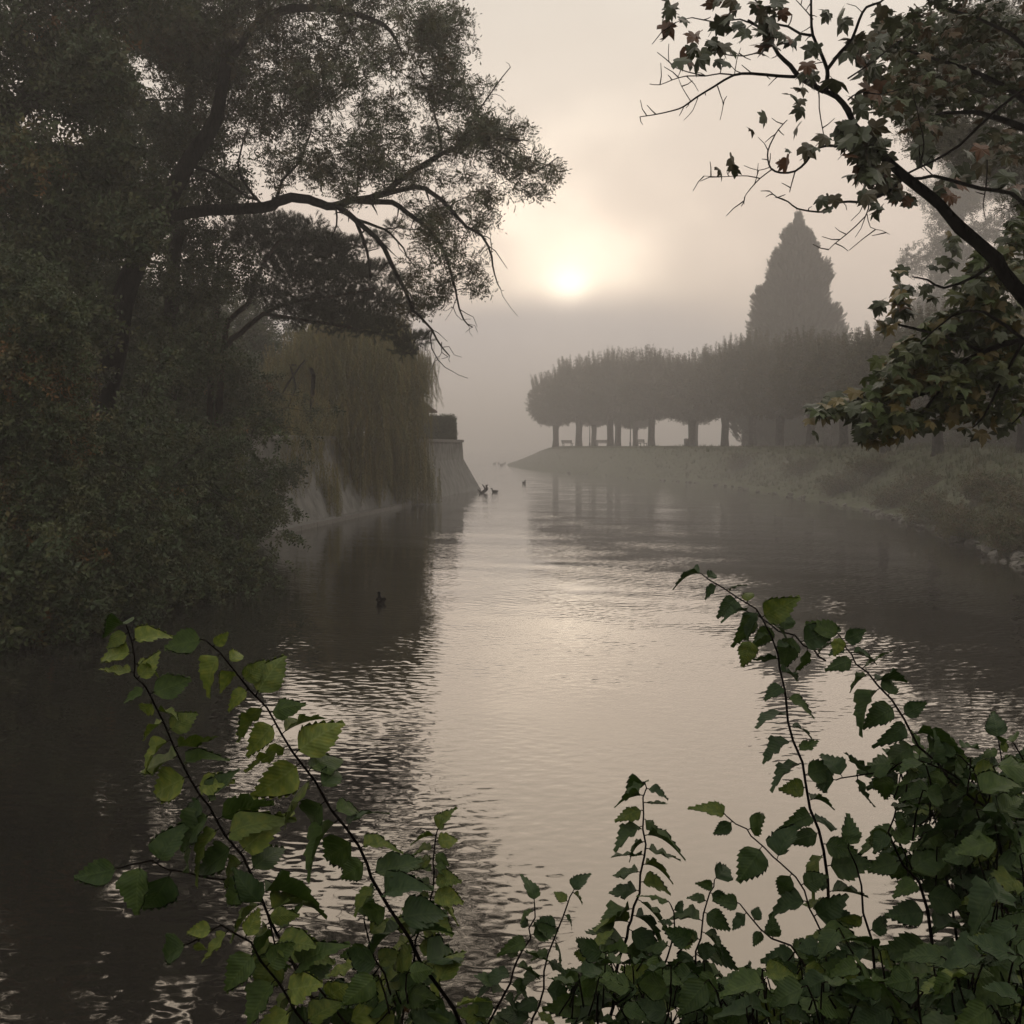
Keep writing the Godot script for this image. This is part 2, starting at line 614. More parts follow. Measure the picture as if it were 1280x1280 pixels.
func build_land() -> void:
	hill.seed = 4
	hill.frequency = 0.05
	var xs := []
	var x := -90.0
	while x < 130.0:
		xs.append(x)
		x += 0.8 if x > -18 and x < 30 else 4.0
	var ds := []
	var d := -14.0
	while d < 215.0:
		ds.append(d)
		d += 0.8 if d < 70 else (1.6 if d < 180 else 4.0)
	var mb := MB.new()
	var cols := xs.size()
	for a in ds:
		for b in xs:
			mb.v.append(Vector3(b, ground(b, a), -a))
	for r in ds.size() - 1:
		for q in cols - 1:
			var k := r * cols + q
			if maxf(maxf(mb.v[k].y, mb.v[k + 1].y), maxf(mb.v[k + cols].y, mb.v[k + cols + 1].y)) > -1.1:
				mb.tri(k, k + cols, k + cols + 1)
				mb.tri(k, k + cols + 1, k + 1)
	for k in mb.v.size():
		var r := k / cols
		var q := k % cols
		var l := mb.v[k - 1] if q > 0 else mb.v[k]
		var rt := mb.v[k + 1] if q < cols - 1 else mb.v[k]
		var dn := mb.v[k - cols] if r > 0 else mb.v[k]
		var up := mb.v[k + cols] if r < ds.size() - 1 else mb.v[k]
		mb.n.append((rt - l).cross(up - dn).normalized())
	structure("ground", mb, M.earth)

func water_material() -> StandardMaterial3D:
	var size := 1024
	var tile := 15.0
	var f := FastNoiseLite.new()
	f.noise_type = FastNoiseLite.TYPE_SIMPLEX_SMOOTH
	f.seed = 21
	f.frequency = 1.0
	f.fractal_octaves = 2
	f.fractal_gain = 0.4
	f.fractal_lacunarity = 2.1
	var g := FastNoiseLite.new()
	g.seed = 8
	g.frequency = 1.0
	g.fractal_octaves = 2
	var px := tile / size
	var h := PackedFloat32Array()
	h.resize(size * size)
	var blend := 96
	for y in size:
		for x in size:
			var wx := x * px
			var wy := y * px
			var val := f.get_noise_2d(wx * 3.6, wy * 5.8) * (0.75 + 0.9 * g.get_noise_2d(wx * 0.22, wy * 0.3))
			# fade into the neighbour tile along two edges, so that the tile repeats without a seam
			if x < blend:
				var t := x / float(blend)
				var o := f.get_noise_2d((wx + tile) * 3.6, wy * 5.8) * (0.75 + 0.9 * g.get_noise_2d((wx + tile) * 0.22, wy * 0.3))
				val = lerpf(o, val, t) / sqrt(t * t + (1 - t) * (1 - t))
			h[y * size + x] = val
	for y in blend:
		var t := y / float(blend)
		for x in size:
			var wx := x * px
			var wy := (y + size) * px
			var o := f.get_noise_2d(wx * 3.6, wy * 5.8) * (0.75 + 0.9 * g.get_noise_2d(wx * 0.22, wy * 0.3))
			h[y * size + x] = lerpf(o, h[y * size + x], t) / sqrt(t * t + (1 - t) * (1 - t))
	var data := PackedFloat32Array()
	data.resize(size * size * 3)
	var amp := 0.0023 / (2.0 * px)
	for y in size:
		var y0 := ((y + size - 1) % size) * size
		var y1 := ((y + 1) % size) * size
		for x in size:
			var sx := (h[y * size + (x + 1) % size] - h[y * size + (x + size - 1) % size]) * amp
			var sy := (h[y1 + x] - h[y0 + x]) * amp
			var l := 0.5 / sqrt(1.0 + sx * sx + sy * sy)
			var k := (y * size + x) * 3
			data[k] = 0.5 - sx * l
			data[k + 1] = 0.5 - sy * l
			data[k + 2] = 0.5 + l
	var m := StandardMaterial3D.new()
	m.albedo_color = lin(0.195, 0.177, 0.154)
	m.roughness = 0.03
	m.metallic = 0.95
	m.metallic_specular = 0.5
	m.normal_enabled = true
	m.normal_scale = 1.0
	m.normal_texture = ImageTexture.create_from_image(Image.create_from_data(size, size, false, Image.FORMAT_RGBF, data.to_byte_array()))
	m.uv1_triplanar = true
	m.uv1_world_triplanar = true
	m.uv1_scale = Vector3(1.0 / tile, 1.0 / tile, 1.0 / tile)
	return m

func build_water() -> void:
	# long low waves ride on the sheet itself, short ripples on its material
	var waves := []
	rng.seed = 77
	for k in 14:
		var l := 0.9 * pow(1.2, k)
		var a := rr(-1.2, 1.2)
		waves.append([Vector2(sin(a), cos(a)) * TAU / l, rr(0, TAU), 0.0032 / pow(1.2, k * 0.35), l])
	var xs := [-400.0, -250.0, -150.0, -100.0, -70.0, -50.0, -38.0]
	var x := -30.0
	while x < 30.0:
		xs.append(x)
		x += 0.3
	xs.append_array([38.0, 50.0, 70.0, 100.0, 150.0, 250.0, 400.0])
	var ds := [-20.0, -10.0]
	var d := 0.0
	while d < 1300.0:
		ds.append(d)
		d += maxf(0.25, d * 0.009)
	var mb := MB.new()
	for b in ds:
		var gap := maxf(0.3, b * 0.009)
		for a in xs:
			var s := Vector2.ZERO
			var y := 0.0
			for w in waves:
				var k: Vector2 = w[0]
				var fade := clampf(w[3] / gap / 4.0, 0, 1)
				var ph: float = k.x * a + k.y * b + w[1]
				s += k.normalized() * w[2] * fade * cos(ph)
				y += w[2] * fade / k.length() * sin(ph)
			mb.v.append(Vector3(a, y * 0.5, -b))
			mb.n.append(Vector3(-s.x, 1, s.y).normalized())
	var cols := xs.size()
	for r in ds.size() - 1:
		for q in cols - 1:
			var k := r * cols + q
			mb.tri(k, k + cols, k + cols + 1)
			mb.tri(k, k + cols + 1, k + 1)
	structure("water", mb, water_material())

# ---------------------------------------------------------------- the terrace wall, its hedge and pavilion
func build_terrace() -> void:
	var base := Vector3(-5.5, 0, -51)
	var t := thing("terrace_wall", "grey stone terrace wall with sloping foot rising out of the water", "wall", base)
	# plan of the top edge; the foot stands further out
	var a := Vector3(-9.6, 0, -30.0)
	var b := Vector3(-3.32, 0, -68.6)
	var e := Vector3(-16, 0, -76.5)
	var along := (b - a).normalized()
	var out := Vector3(-along.z, 0, along.x) * 1.0          # towards the channel
	var n2 := Vector3((e - b).z, 0, -(e - b).x).normalized()
	if n2.z > 0:
		n2 = -n2
	if out.x < 0:
		out = -out
	var top := 3.22
	var mid := 2.1
	var mb := MB.new()
	var rows := [[-0.9, 1.0], [0.02, 1.0], [mid, 0.06], [top, 0.0]]
	var steps := 36
	for k in rows.size():
		for q in steps + 1:
			var f := float(q) / steps
			var p: Vector3 = a.lerp(b, f) + out * rows[k][1] * 0.72 + Vector3(0, rows[k][0], 0)
			if q == steps:
				p += n2 * rows[k][1] * 0.55 + along * rows[k][1] * 0.2 + out * rows[k][1] * 0.2
			mb.pt(p)
		for q in 11:
			var f := (q + 1) / 11.0
			mb.pt(b.lerp(e, f) + n2 * rows[k][1] * 0.72 + Vector3(0, rows[k][0], 0))
	var cols := steps + 1 + 11
	for k in rows.size() - 1:
		for q in cols - 1:
			var i0 := k * cols + q
			mb.quad(i0, i0 + 1, i0 + cols + 1, i0 + cols)
	part(t, "masonry", mb, M.stone, false)
	# coping slabs along the edge
	var n := 22
	for k in n:
		var p0 := a.lerp(b, k / float(n))
		var p1 := a.lerp(b, (k + 1) / float(n))
		var c := MB.new()
		c.box((p0 + p1) * 0.5 + Vector3(0, top + 0.085, 0) - out * 0.2, Vector3(0.62, 0.17, p0.distance_to(p1) - 0.02), Basis.looking_at(along))
		part(t, "coping_slab", c, M.coping)
	for k in 7:
		var p0 := b.lerp(e, k / 7.0)
		var p1 := b.lerp(e, (k + 1) / 7.0)
		var c := MB.new()
		c.box((p0 + p1) * 0.5 + Vector3(0, top + 0.085, 0) - n2 * 0.25, Vector3(0.62, 0.165, p0.distance_to(p1) - 0.02), Basis.looking_at((e - b).normalized()))
		part(t, "coping_slab", c, M.coping)
	# the pale ledge at the waterline
	var lg := MB.new()
	for k in 24:
		var p0 := a.lerp(b, k / 24.0) + out * 0.85
		var p1 := a.lerp(b, (k + 0.985) / 24.0) + out * 0.85
		if k < 17:
			lg.box((p0 + p1) * 0.5 + Vector3(0, 0.02, 0), Vector3(0.5, 0.3, p0.distance_to(p1)), Basis.looking_at(along))
	part(t, "ledge", lg, M.coping)
	# backing of the terrace, level behind the parapet
	var fl := MB.new()
	var q0 := fl.pt(a - out * 0.02 + Vector3(0, 2.9, 0))
	var q1 := fl.pt(b - along * 0.1 + Vector3(0, 2.9, 0))
	var q2 := fl.pt(e + Vector3(0, 2.9, 0))
	var q3 := fl.pt(Vector3(-30, 2.9, -60))
	var q4 := fl.pt(Vector3(-26, 2.9, -36))
	fl.tri(q0, q1, q2); fl.tri(q0, q2, q3); fl.tri(q0, q3, q4)
	part(t, "terrace_floor", fl, M.earth, false)

	# clipped hedge
	var hc := P(549, 549, 69.2)
	hc = Vector3(-5.0, 2.9, -68.3)
	var h := thing("clipped_hedge", "square clipped dark hedge on the end of the terrace wall", "hedge", hc)
	rng.seed = 31
	var cl := Cloud.new()
	for k in 9000:
		var q := Vector3(rr(-1, 1), rr(0, 1), rr(-1, 1))
		if rng.randf() < 0.8:
			var ax := rng.randi() % 3
			q[ax] = (1.0 if rng.randf() < 0.5 else -1.0) if ax != 1 else 1.0
		var pos := hc + Vector3(q.x * 1.0, q.y * 1.72, q.z * 1.0)
		cl.t.append(Transform3D(basis_of((q * 0.8 + rdir() * 0.7 + Vector3.UP * 0.5).normalized(), rdir(), rr(0.2, 0.34 if rng.randf() < 0.96 else 0.5)), pos))
		cl.c.append(pick([Color(0.03, 0.045, 0.018), Color(0.04, 0.05, 0.02)]))
	spread(h, "foliage", G.broad[0], M.leaf, cl)
	var st := MB.new()
	st.tube([hc + Vector3(0, -0.1, 0), hc + Vector3(0.1, 1.5, 0)], [0.07, 0.03], 6)
	part(h, "stem", st, M.bark)

	# garden pavilion with hipped roof
	var pv := Vector3(-8.05, 2.9, -70.2)
	var pav := thing("garden_pavilion", "small open garden pavilion with hipped roof behind the willow", "pavilion", pv)
	var rf := MB.new()
	var w := 2.75
	var eave := 2.55
	var ids := []
	for q in [[-1, -1], [1, -1], [1, 1], [-1, 1]]:
		ids.append(rf.pt(pv + Vector3(q[0] * w, eave, q[1] * w)))
	var apex := rf.pt(pv + Vector3(0, eave + 1.9, 0))
	var low := []
	for q in [[-1, -1], [1, -1], [1, 1], [-1, 1]]:
		low.append(rf.pt(pv + Vector3(q[0] * w, eave - 0.14, q[1] * w)))
	for k in 4:
		rf.tri(ids[k], ids[(k + 1) % 4], apex)
		rf.quad(ids[k], low[k], low[(k + 1) % 4], ids[(k + 1) % 4])
	rf.quad(low[0], low[3], low[2], low[1])
	part(pav, "roof", rf, M.roof, false)
	for q in [[-1, -1], [1, -1], [1, 1], [-1, 1]]:
		var pm := MB.new()
		pm.box(pv + Vector3(q[0] * 2.1, eave * 0.5 - 0.08, q[1] * 2.1), Vector3(0.26, eave - 0.16, 0.26))
		part(pav, "post", pm, M.wood)
	var bw := MB.new()
	bw.box(pv + Vector3(-0.9, 1.0, -2.0), Vector3(2.0, 2.0, 0.2))
	part(pav, "back_wall", bw, M.render_white)

# ---------------------------------------------------------------- trees
# limbs from the nearest lower point of a trunk to each puff, with twigs inside it
func limbs(parent: Node3D, trunk: Array, puffs: Array, r0: float, mat: Material, twigs := 5, called := "limb") -> void:
	for pf in puffs:
		var at: Vector3 = pf[0]
		var r: Vector3 = pf[1]
		var from: Vector3 = trunk[0]
		var best := 1e9
		for p in trunk:
			var dd: float = p.distance_to(at) + (4.0 if p.y > at.y + 0.3 else 0.0)
			if dd < best:
				best = dd
				from = p
		var mb := MB.new()
		var l := from.distance_to(at)
		var rad := clampf(r0 * (0.25 + 0.05 * l), 0.02, r0)
		var main := soften(wander(from, at, 4, 0.06, 0.05))
		mb.tube(main, taper(main.size(), rad, rad * 0.35), 6)
		for k in twigs:
			var s: Vector3 = main[main.size() / 2 + rng.randi() % (main.size() / 2)]
			var e := at + rdir() * r * rr(0.6, 1.0)
			var w := wander(s, e, 3, 0.1, 0.04)
			mb.tube(w, taper(w.size(), rad * 0.35, 0.006), 4, false)
		part(parent, called, mb, mat)

func px_puff(x: float, y: float, rx: float, ry: float, d: float, deep := 0.8) -> Array:
	var k := d / F
	return [P(x, y, d), Vector3(rx * k, ry * k, maxf(rx, ry) * k * deep)]

const ASH_PAL := [Color(0.038, 0.05, 0.016), Color(0.032, 0.044, 0.016), Color(0.05, 0.052, 0.016), Color(0.055, 0.044, 0.016)]
const DARK_PAL := [Color(0.03, 0.046, 0.014), Color(0.038, 0.05, 0.015), Color(0.026, 0.042, 0.014), Color(0.046, 0.05, 0.015)]
const RUST_PAL := [Color(0.045, 0.052, 0.02), Color(0.06, 0.056, 0.02), Color(0.07, 0.058, 0.016), Color(0.115, 0.06, 0.016), Color(0.038, 0.056, 0.016), Color(0.036, 0.054, 0.016), Color(0.042, 0.058, 0.016)]
const PINE_PAL := [Color(0.02, 0.028, 0.014), Color(0.028, 0.034, 0.016)]
const WILLOW_PAL := [Color(0.14, 0.13, 0.045), Color(0.1, 0.105, 0.04), Color(0.17, 0.14, 0.045), Color(0.11, 0.11, 0.042)]

func broad_tree(called: String, label: String, base: Vector3, trunk: Array, radii: Array, puffs: Array, per: int, s0: float, s1: float, pal: Array, kind := "broad", hang := 0.3, group := "", bark: Material = null) -> Node3D:
	var t := thing(called, label, "tree", base, group)
	var mb := MB.new()
	mb.tube(trunk, radii, 10)
	part(t, "trunk", mb, bark if bark else M.bark)
	limbs(t, trunk, puffs, radii[0] * 0.5, bark if bark else M.bark)
	var cls := []
	for k in G[kind].size():
		cls.append(Cloud.new())
	for pf in puffs:
		var r: Vector3 = pf[1]
		var dens: float = pf[2] if pf.size() > 2 else 1.0
		var tone: Array = pf[3] if pf.size() > 3 else pal
		for k in cls.size():
			puff(cls[k], pf[0], r, int(per * dens / cls.size()), s0, s1, tone, hang)
	for k in cls.size():
		spread(t, "crown", G[kind][k], M.needle if kind in ["pine", "scale"] else M.leaf, cls[k])
	return t

func build_left_trees() -> void:
	# the leaning ash with its long limb over the water
	rng.seed = 101
	var d := 25.0
	var trunk := [on(-10.9, d) + Vector3(0, -0.3, 0)] + px_line([[128, 500], [145, 430], [152, 380], [172, 325], [195, 285], [215, 240], [240, 195], [265, 160], [275, 125], [285, 60], [300, -40], [320, -120]], d)
	trunk = soften(trunk)
	var t := thing("ash_tree", "leaning dark ash with a long bare limb reaching over the water", "tree", on(-10.9, d))
	var mb := MB.new()
	var rad := []
	for k in trunk.size():
		rad.append(lerpf(0.33, 0.09, k / (trunk.size() - 1.0)))
	mb.tube(trunk, rad, 12)
	part(t, "trunk", mb, M.bark)
	# limb polylines in photograph pixels, thick to thin: [points, start px width, end px width, d at end]
	var ls := [
		[[[190, 292], [215, 270], [260, 263], [330, 259], [346, 252], [365, 247], [385, 249], [400, 255], [418, 257], [437, 250], [462, 247], [485, 241]], 16, 8, 25],
		[[[485, 241], [500, 225], [535, 203], [552, 192], [572, 185], [600, 176], [625, 172], [650, 176]], 9, 2, 24],
		[[[552, 192], [548, 160], [541, 130], [548, 100]], 4, 1.5, 25],
		[[[572, 185], [590, 150], [612, 118], [638, 84]], 3, 1, 24],
		[[[600, 176], [640, 200], [670, 215], [698, 196]], 3, 1, 24],
		[[[437, 250], [462, 251], [490, 253], [507, 265], [530, 281], [546, 297], [556, 319], [567, 352], [571, 372], [579, 400], [591, 409]], 8, 1.2, 24.5],
		[[[485, 241], [520, 233], [540, 241], [562, 260], [583, 285], [603, 295], [615, 321], [617, 342], [626, 362]], 7, 1.0, 23.5],
		[[[603, 295], [613, 300], [614, 320]], 1.6, 0.8, 24],
		[[[418, 257], [430, 264], [445, 276], [471, 297], [489, 327], [505, 362], [516, 388], [526, 396], [540, 413], [552, 435], [562, 445]], 8.5, 1.2, 24],
		[[[540, 413], [540, 437], [556, 459]], 2, 0.9, 24],
		[[[552, 428], [553, 441], [560, 446]], 1.2, 0.8, 24],
		[[[445, 276], [455, 300], [461, 329], [463, 350]], 5, 2, 24],
		[[[447, 275], [471, 283], [489, 293], [504, 311], [512, 325]], 4, 1.4, 24],
		[[[571, 372], [566, 385], [577, 400]], 1.3, 0.7, 24],
		[[[420, 262], [421, 282], [413, 297], [424, 305]], 2.5, 1, 24],
		[[[232, 205], [262, 215], [300, 240], [320, 250]], 5, 2, 25],
		[[[282, 80], [330, 20], [400, 10], [440, 17], [480, 32], [495, 50], [505, 75]], 12, 2, 24],
		[[[400, 10], [425, 0], [432, -10]], 4, 2, 24],
		[[[345, 252], [352, 225], [372, 205], [390, 160]], 5, 2, 25.5],
		[[[445, 249], [448, 215], [452, 180]], 3, 1.3, 25],
		[[[490, 240], [496, 210], [470, 180], [460, 150]], 3, 1.2, 25],
		[[[330, 259], [300, 220], [300, 190], [310, 160]], 4, 1.5, 26],
	]
	for l in ls:
		var m := MB.new()
		var pts := soften(px_line(l[0], d, l[3]))
		for k in range(1, pts.size() - 1):
			pts[k] += rdir() * 0.02
		var r := taper(pts.size(), l[1] * d / F * 0.5, l[2] * d / F * 0.5)
		m.tube(pts, r, 7)
		# fine side twigs on the thin outer ends
		if l[1] < 9:
			for k in range(2, pts.size()):
				if rng.randf() < 0.75:
					var e: Vector3 = pts[k] + Vector3(rr(-0.6, 0.8), rr(-0.8, 0.3), rr(-0.4, 0.4)) * rr(0.4, 0.9)
					var w := wander(pts[k], e, 3, 0.12, 0.08)
					m.tube(w, taper(w.size(), maxf(0.008, r[k] * 0.5), 0.005), 4, false)
		part(t, "limb", m, M.bark)
	var sprays := [[525, 30, 40, 26], [552, 34, 26, 36], [562, 60, 20, 22], [450, 40, 36, 20], [415, 15, 26, 18], [482, 60, 28, 18], [537, 87, 32, 20], [556, 108, 34, 24], [590, 110, 16, 20], [470, 122, 30, 14], [497, 131, 20, 10],
		[602, 146, 24, 13], [638, 152, 26, 11], [576, 156, 40, 18], [614, 171, 34, 17], [631, 192, 24, 17], [560, 178, 26, 12], [450, 160, 38, 24], [476, 196, 40, 24], [512, 212, 30, 14], [572, 210, 22, 8], [667, 221, 24, 12], [690, 203, 14, 11],
		[656, 190, 20, 10], [600, 240, 24, 14], [602, 268, 16, 12], [546, 259, 30, 13], [555, 284, 22, 14], [536, 283, 14, 12], [556, 306, 14, 8], [583, 327, 24, 11], [596, 346, 9, 10], [532, 360, 28, 12], [546, 343, 12, 12], [522, 374, 16, 10], [512, 331, 12, 10], [532, 251, 24, 10],
		[420, 200, 30, 22], [400, 110, 24, 16], [428, 230, 20, 10], [540, 20, 30, 20], [440, 85, 30, 14], [515, 160, 20, 12]]
	var cls := [Cloud.new(), Cloud.new(), Cloud.new()]
	for s in sprays:
		var pf := px_puff(s[0], s[1], s[2], s[3], 24.5 + rr(-0.8, 0.8))
		for k in 3:
			puff(cls[k], pf[0], pf[1], int(s[2] * s[3] / 56.0) + 2, 0.34, 0.58, ASH_PAL, 0.75, 0.4)
	# the inner crown, high and to the left
	for s in [[300, 30, 60, 40, 1.0], [370, 60, 45, 30, 0.8], [250, 80, 60, 40, 1.0], [340, 130, 70, 35, 1.0], [400, 95, 30, 22, 1.2], [275, 120, 30, 20, 0.5], [380, 190, 45, 22, 0.7], [345, 205, 24, 12, 0.5], [210, 30, 60, 40, 1.0], [330, -40, 90, 40, 0.8], [230, -40, 90, 40, 0.8], [440, -30, 90, 30, 0.8]]:
		var pf := px_puff(s[0], s[1], s[2], s[3], 25.5 + rr(-0.8, 1.2))
		for k in 3:
			puff(cls[k], pf[0], pf[1], int(s[2] * s[3] / 40.0 * s[4]), 0.38, 0.66, ASH_PAL, 0.5, 0.5)
	for k in 3:
		spread(t, "crown", G.ash[k], M.leaf, cls[k])

	# straight slim tree behind it
	rng.seed = 102
	var ps := []
	for s in [[212, 300, 18, 16], [180, 262, 18, 20], [200, 345, 20, 12], [185, 405, 34, 18], [240, 405, 30, 16], [225, 445, 44, 24], [205, 140, 24, 14], [160, 455, 36, 26], [265, 60, 50, 34], [190, 30, 40, 30], [110, 335, 26, 22], [190, 250, 44, 30], [245, 300, 34, 28], [270, 230, 40, 30], [195, 180, 44, 32], [250, 355, 36, 26], [150, 130, 34, 44], [240, 170, 40, 26], [300, 340, 26, 22], [140, 360, 30, 28], [130, 290, 34, 30]]:
		ps.append(px_puff(s[0], s[1], s[2], s[3], 29 + rr(-1.5, 1.5)))
		ps[-1].append(s[2] * s[3] / 1000.0 * rr(0.3, 0.55))
	broad_tree("lime_tree", "slim straight tree behind the leaning ash trunk", on(-9.8, 29), soften([on(-9.8, 29)] + px_line([[214, 480], [214, 400], [217, 330], [226, 250], [234, 180], [240, 60], [250, -60]], 29)), taper(15, 0.24, 0.1), ps, 620, 0.3, 0.5, DARK_PAL)

	# large crown at the edge, its trunk outside the frame
	rng.seed = 103
	ps = []
	for s in [[20, 30, 70, 50], [90, 40, 60, 45], [30, 110, 60, 40], [110, 110, 45, 30], [20, 190, 60, 40], [95, 205, 40, 22], [160, 240, 34, 28], [40, 260, 60, 36], [110, 275, 50, 34], [165, 285, 24, 16], [-40, 150, 60, 80], [60, 320, 55, 35], [15, 340, 50, 40], [95, 395, 36, 30], [-40, 0, 80, 60], [60, -40, 90, 40], [160, -40, 70, 40], [140, 190, 16, 12], [120, 75, 26, 20]]:
		var tone: Array = DARK_PAL if rng.randf() < 0.72 else RUST_PAL
		ps.append(px_puff(s[0], s[1], s[2], s[3], 22 + rr(-1.5, 1.5)) + [rr(0.6, 1.05), tone])
	broad_tree("maple_tree", "dense dark maple with a few rusty leaves above the left bank", on(-13.2, 22), soften([on(-13.2, 22)] + px_line([[-110, 420], [-90, 320], [-40, 200], [0, 150], [50, 118], [85, 85], [105, 58], [125, 0], [140, -60]], 22)), taper(19, 0.34, 0.07), ps, 270, 0.34, 0.6, DARK_PAL)

	# rust-tinged bush at the edge
	rng.seed = 104
	ps = []
	for s in [[20, 370, 45, 45], [60, 400, 35, 35], [15, 450, 50, 50], [75, 460, 32, 40], [30, 530, 55, 45], [80, 540, 30, 40], [20, 610, 50, 45], [70, 620, 40, 35], [20, 680, 55, 40], [90, 680, 40, 30], [-30, 500, 50, 90]]:
		ps.append(px_puff(s[0], s[1], s[2], s[3], 16.5 + rr(-0.6, 0.6)) + [rr(0.6, 0.9), RUST_PAL if rng.randf() < 0.55 else DARK_PAL])
	broad_tree("hornbeam_tree", "low leafy tree turning orange in patches at the water's edge", on(-8.9, 16.8), soften([on(-8.9, 16.8)] + px_line([[-20, 640], [0, 540], [20, 450], [30, 380]], 16.6)), taper(9, 0.14, 0.03), ps, 640, 0.2, 0.34, RUST_PAL)

	# backing trees further in
	rng.seed = 105
	var rowt := [[-20.0, 38.0, 12.0], [-14.5, 41.0, 6.0], [-22.0, 31.0, 14.0], [-12.0, 37.0, 5.0], [-18.0, 50.0, 7.5], [-25, 45, 14.0], [-15.5, 30.0, 6.5], [-14.0, 54.0, 8.0], [-11.5, 60.0, 7.5], [-18.5, 60.0, 10.0]]
	for r in rowt:
		ps = []
		var b := Vector3(r[0], 2.2, -r[1])
		for k in 15:
			var h: float = rr(0.12, 1.0)
			var wd: float = r[2] * 0.26 * sin(PI * clampf(h, 0.12, 0.92))
			ps.append([b + Vector3(rr(-1, 1) * wd, h * r[2], rr(-1, 1) * wd), Vector3(rr(1.3, 2.1), rr(1.0, 1.6), rr(1.3, 2.1)), rr(0.6, 1.0)])
		broad_tree("woodland_tree", "dark broad-leaved tree standing in the wood on the left bank", b, soften(wander(b + Vector3(0, -0.4, 0), b + Vector3(rr(-1, 1), r[2] * 0.85, rr(-1, 1)), 5, 0.02)), taper(11, 0.26, 0.05), ps, 300, 0.4, 0.7, DARK_PAL, "broad", 0.3, "trees of the wood on the left bank")

	# pine with reddish stems
	rng.seed = 106
	var pd := 31.0
	var pb := on(-9.0, pd)
	var pt := thing("pine_tree", "red-stemmed pine with flat dark pads of needles", "tree", pb)
	var stems := [[[[262, 520], [265, 437], [271, 395], [271, 345], [280, 307], [300, 290]], 8, 4], [[[272, 520], [280, 437], [285, 402], [310, 380], [320, 352], [332, 325], [350, 300]], 9, 4], [[[274, 500], [282, 435], [300, 417], [330, 392], [367, 377], [420, 370], [470, 360]], 9, 3], [[[271, 345], [250, 330], [235, 318]], 4, 2], [[[330, 392], [380, 400], [440, 410], [500, 424]], 5, 2], [[[350, 300], [400, 300], [450, 308]], 5, 2]]
	for s in stems:
		var m := MB.new()
		var pts := soften(px_line(s[0], pd))
		if s[0][0][1] > 480:
			pts.insert(0, pb + Vector3(0, -0.2, 0))
		m.tube(pts, taper(pts.size(), s[1] * pd / F * 0.5, s[2] * pd / F * 0.5), 8)
		part(pt, "trunk" if s[0][0][1] > 480 else "limb", m, M.pine_bark)
	var cp := [Cloud.new(), Cloud.new()]
	for s in [[330, 280, 40, 12], [370, 290, 40, 16], [300, 295, 30, 14], [340, 310, 50, 16], [390, 310, 40, 16], [412, 306, 26, 13], [441, 309, 20, 7], [471, 299, 12, 6], [493, 286, 9, 5], [416, 326, 32, 14], [360, 335, 40, 14], [390, 350, 50, 16], [440, 345, 36, 13], [470, 340, 24, 9], [497, 354, 16, 6], [420, 375, 50, 16], [470, 375, 34, 14], [500, 385, 20, 9], [380, 390, 50, 16], [440, 400, 50, 16], [480, 410, 30, 10], [514, 427, 20, 6], [531, 423, 8, 4], [340, 370, 30, 12], [505, 440, 14, 6]]:
		var pf := px_puff(s[0], s[1], s[2], s[3], pd + rr(-1.0, 1.0))
		for k in 2:
			puff(cp[k], pf[0], pf[1], int(s[2] * s[3] / 3.2) + 8, 0.2, 0.34, PINE_PAL, -0.4, 0.5)
	for k in 2:
		spread(pt, "crown", G.pine[k], M.needle, cp[k])

	# weeping willow over the wall
	rng.seed = 107
	var wd2 := 46.0
	var wb := Vector3(-10.4, 2.4, -wd2)
	var wt := thing("willow_tree", "yellowing weeping willow trailing over the terrace wall", "tree", wb)
	var wm := MB.new()
	var wtr := soften([wb + Vector3(0, -0.4, 0), wb + Vector3(0.3, 1.6, 0), wb + Vector3(0.9, 3.2, 0.2), wb + Vector3(1.8, 4.8, 0.2), wb + Vector3(2.6, 5.8, 0)])
	wm.tube(wtr, taper(wtr.size(), 0.34, 0.03), 10)
	part(wt, "trunk", wm, M.bark)
	var bough := px_line([[392, 470], [388, 540], [393, 580], [400, 615], [415, 650], [428, 672], [431, 692]], 41.0)
	bough.insert(0, wtr[5])
	var bm := MB.new()
	bough = soften(bough)
	bm.tube(bough, taper(bough.size(), 0.1, 0.015), 7)
	part(wt, "hanging_bough", bm, M.bark)
	var tops := []
	for s in [[380, 470, 44.0], [420, 440, 45.0], [460, 430, 46.0], [495, 442, 47.0], [503, 470, 49.0], [440, 470, 44.0], [480, 460, 45.0], [400, 510, 43.0], [352, 520, 40.0], [498, 500, 50.0], [508, 508, 52.0], [335, 560, 38.5], [448, 405, 46.0], [405, 432, 47.0], [485, 422, 47.5], [375, 462, 45.0], [514, 462, 48.5], [430, 420, 45.0], [468, 440, 44.0], [460, 510, 45.0]]:
		var at := P(s[0], s[1], s[2])
		tops.append(at)
		var m := MB.new()
		var w := soften(wander(wtr[rng.randi_range(4, wtr.size() - 1)], at, 4, 0.05, 0.16))
		m.tube(w, taper(w.size(), 0.07, 0.015), 6)
		part(wt, "limb", m, M.bark)
	var wc := [Cloud.new(), Cloud.new(), Cloud.new()]
	for k in 6800:
		var at: Vector3 = tops[rng.randi() % tops.size()]
		var q := rdir() * pow(rng.randf(), 0.5)
		var p := at + Vector3(q.x * (2.1 if at.x < -6.2 else 1.25), q.y * 1.1 + 0.3, q.z * 2.0)
		var l := rr(0.6, 1.9)
		var b2 := Basis(Vector3.UP, rr(0, TAU)).scaled(Vector3(1.5, l, 1.5))
		b2 = Basis(Vector3(rr(-1, 1), 0, rr(-1, 1)).normalized(), rr(-0.5, 0.5)) * b2
		wc[k % 3].t.append(Transform3D(b2, p))
		wc[k % 3].c.append(pick(WILLOW_PAL))
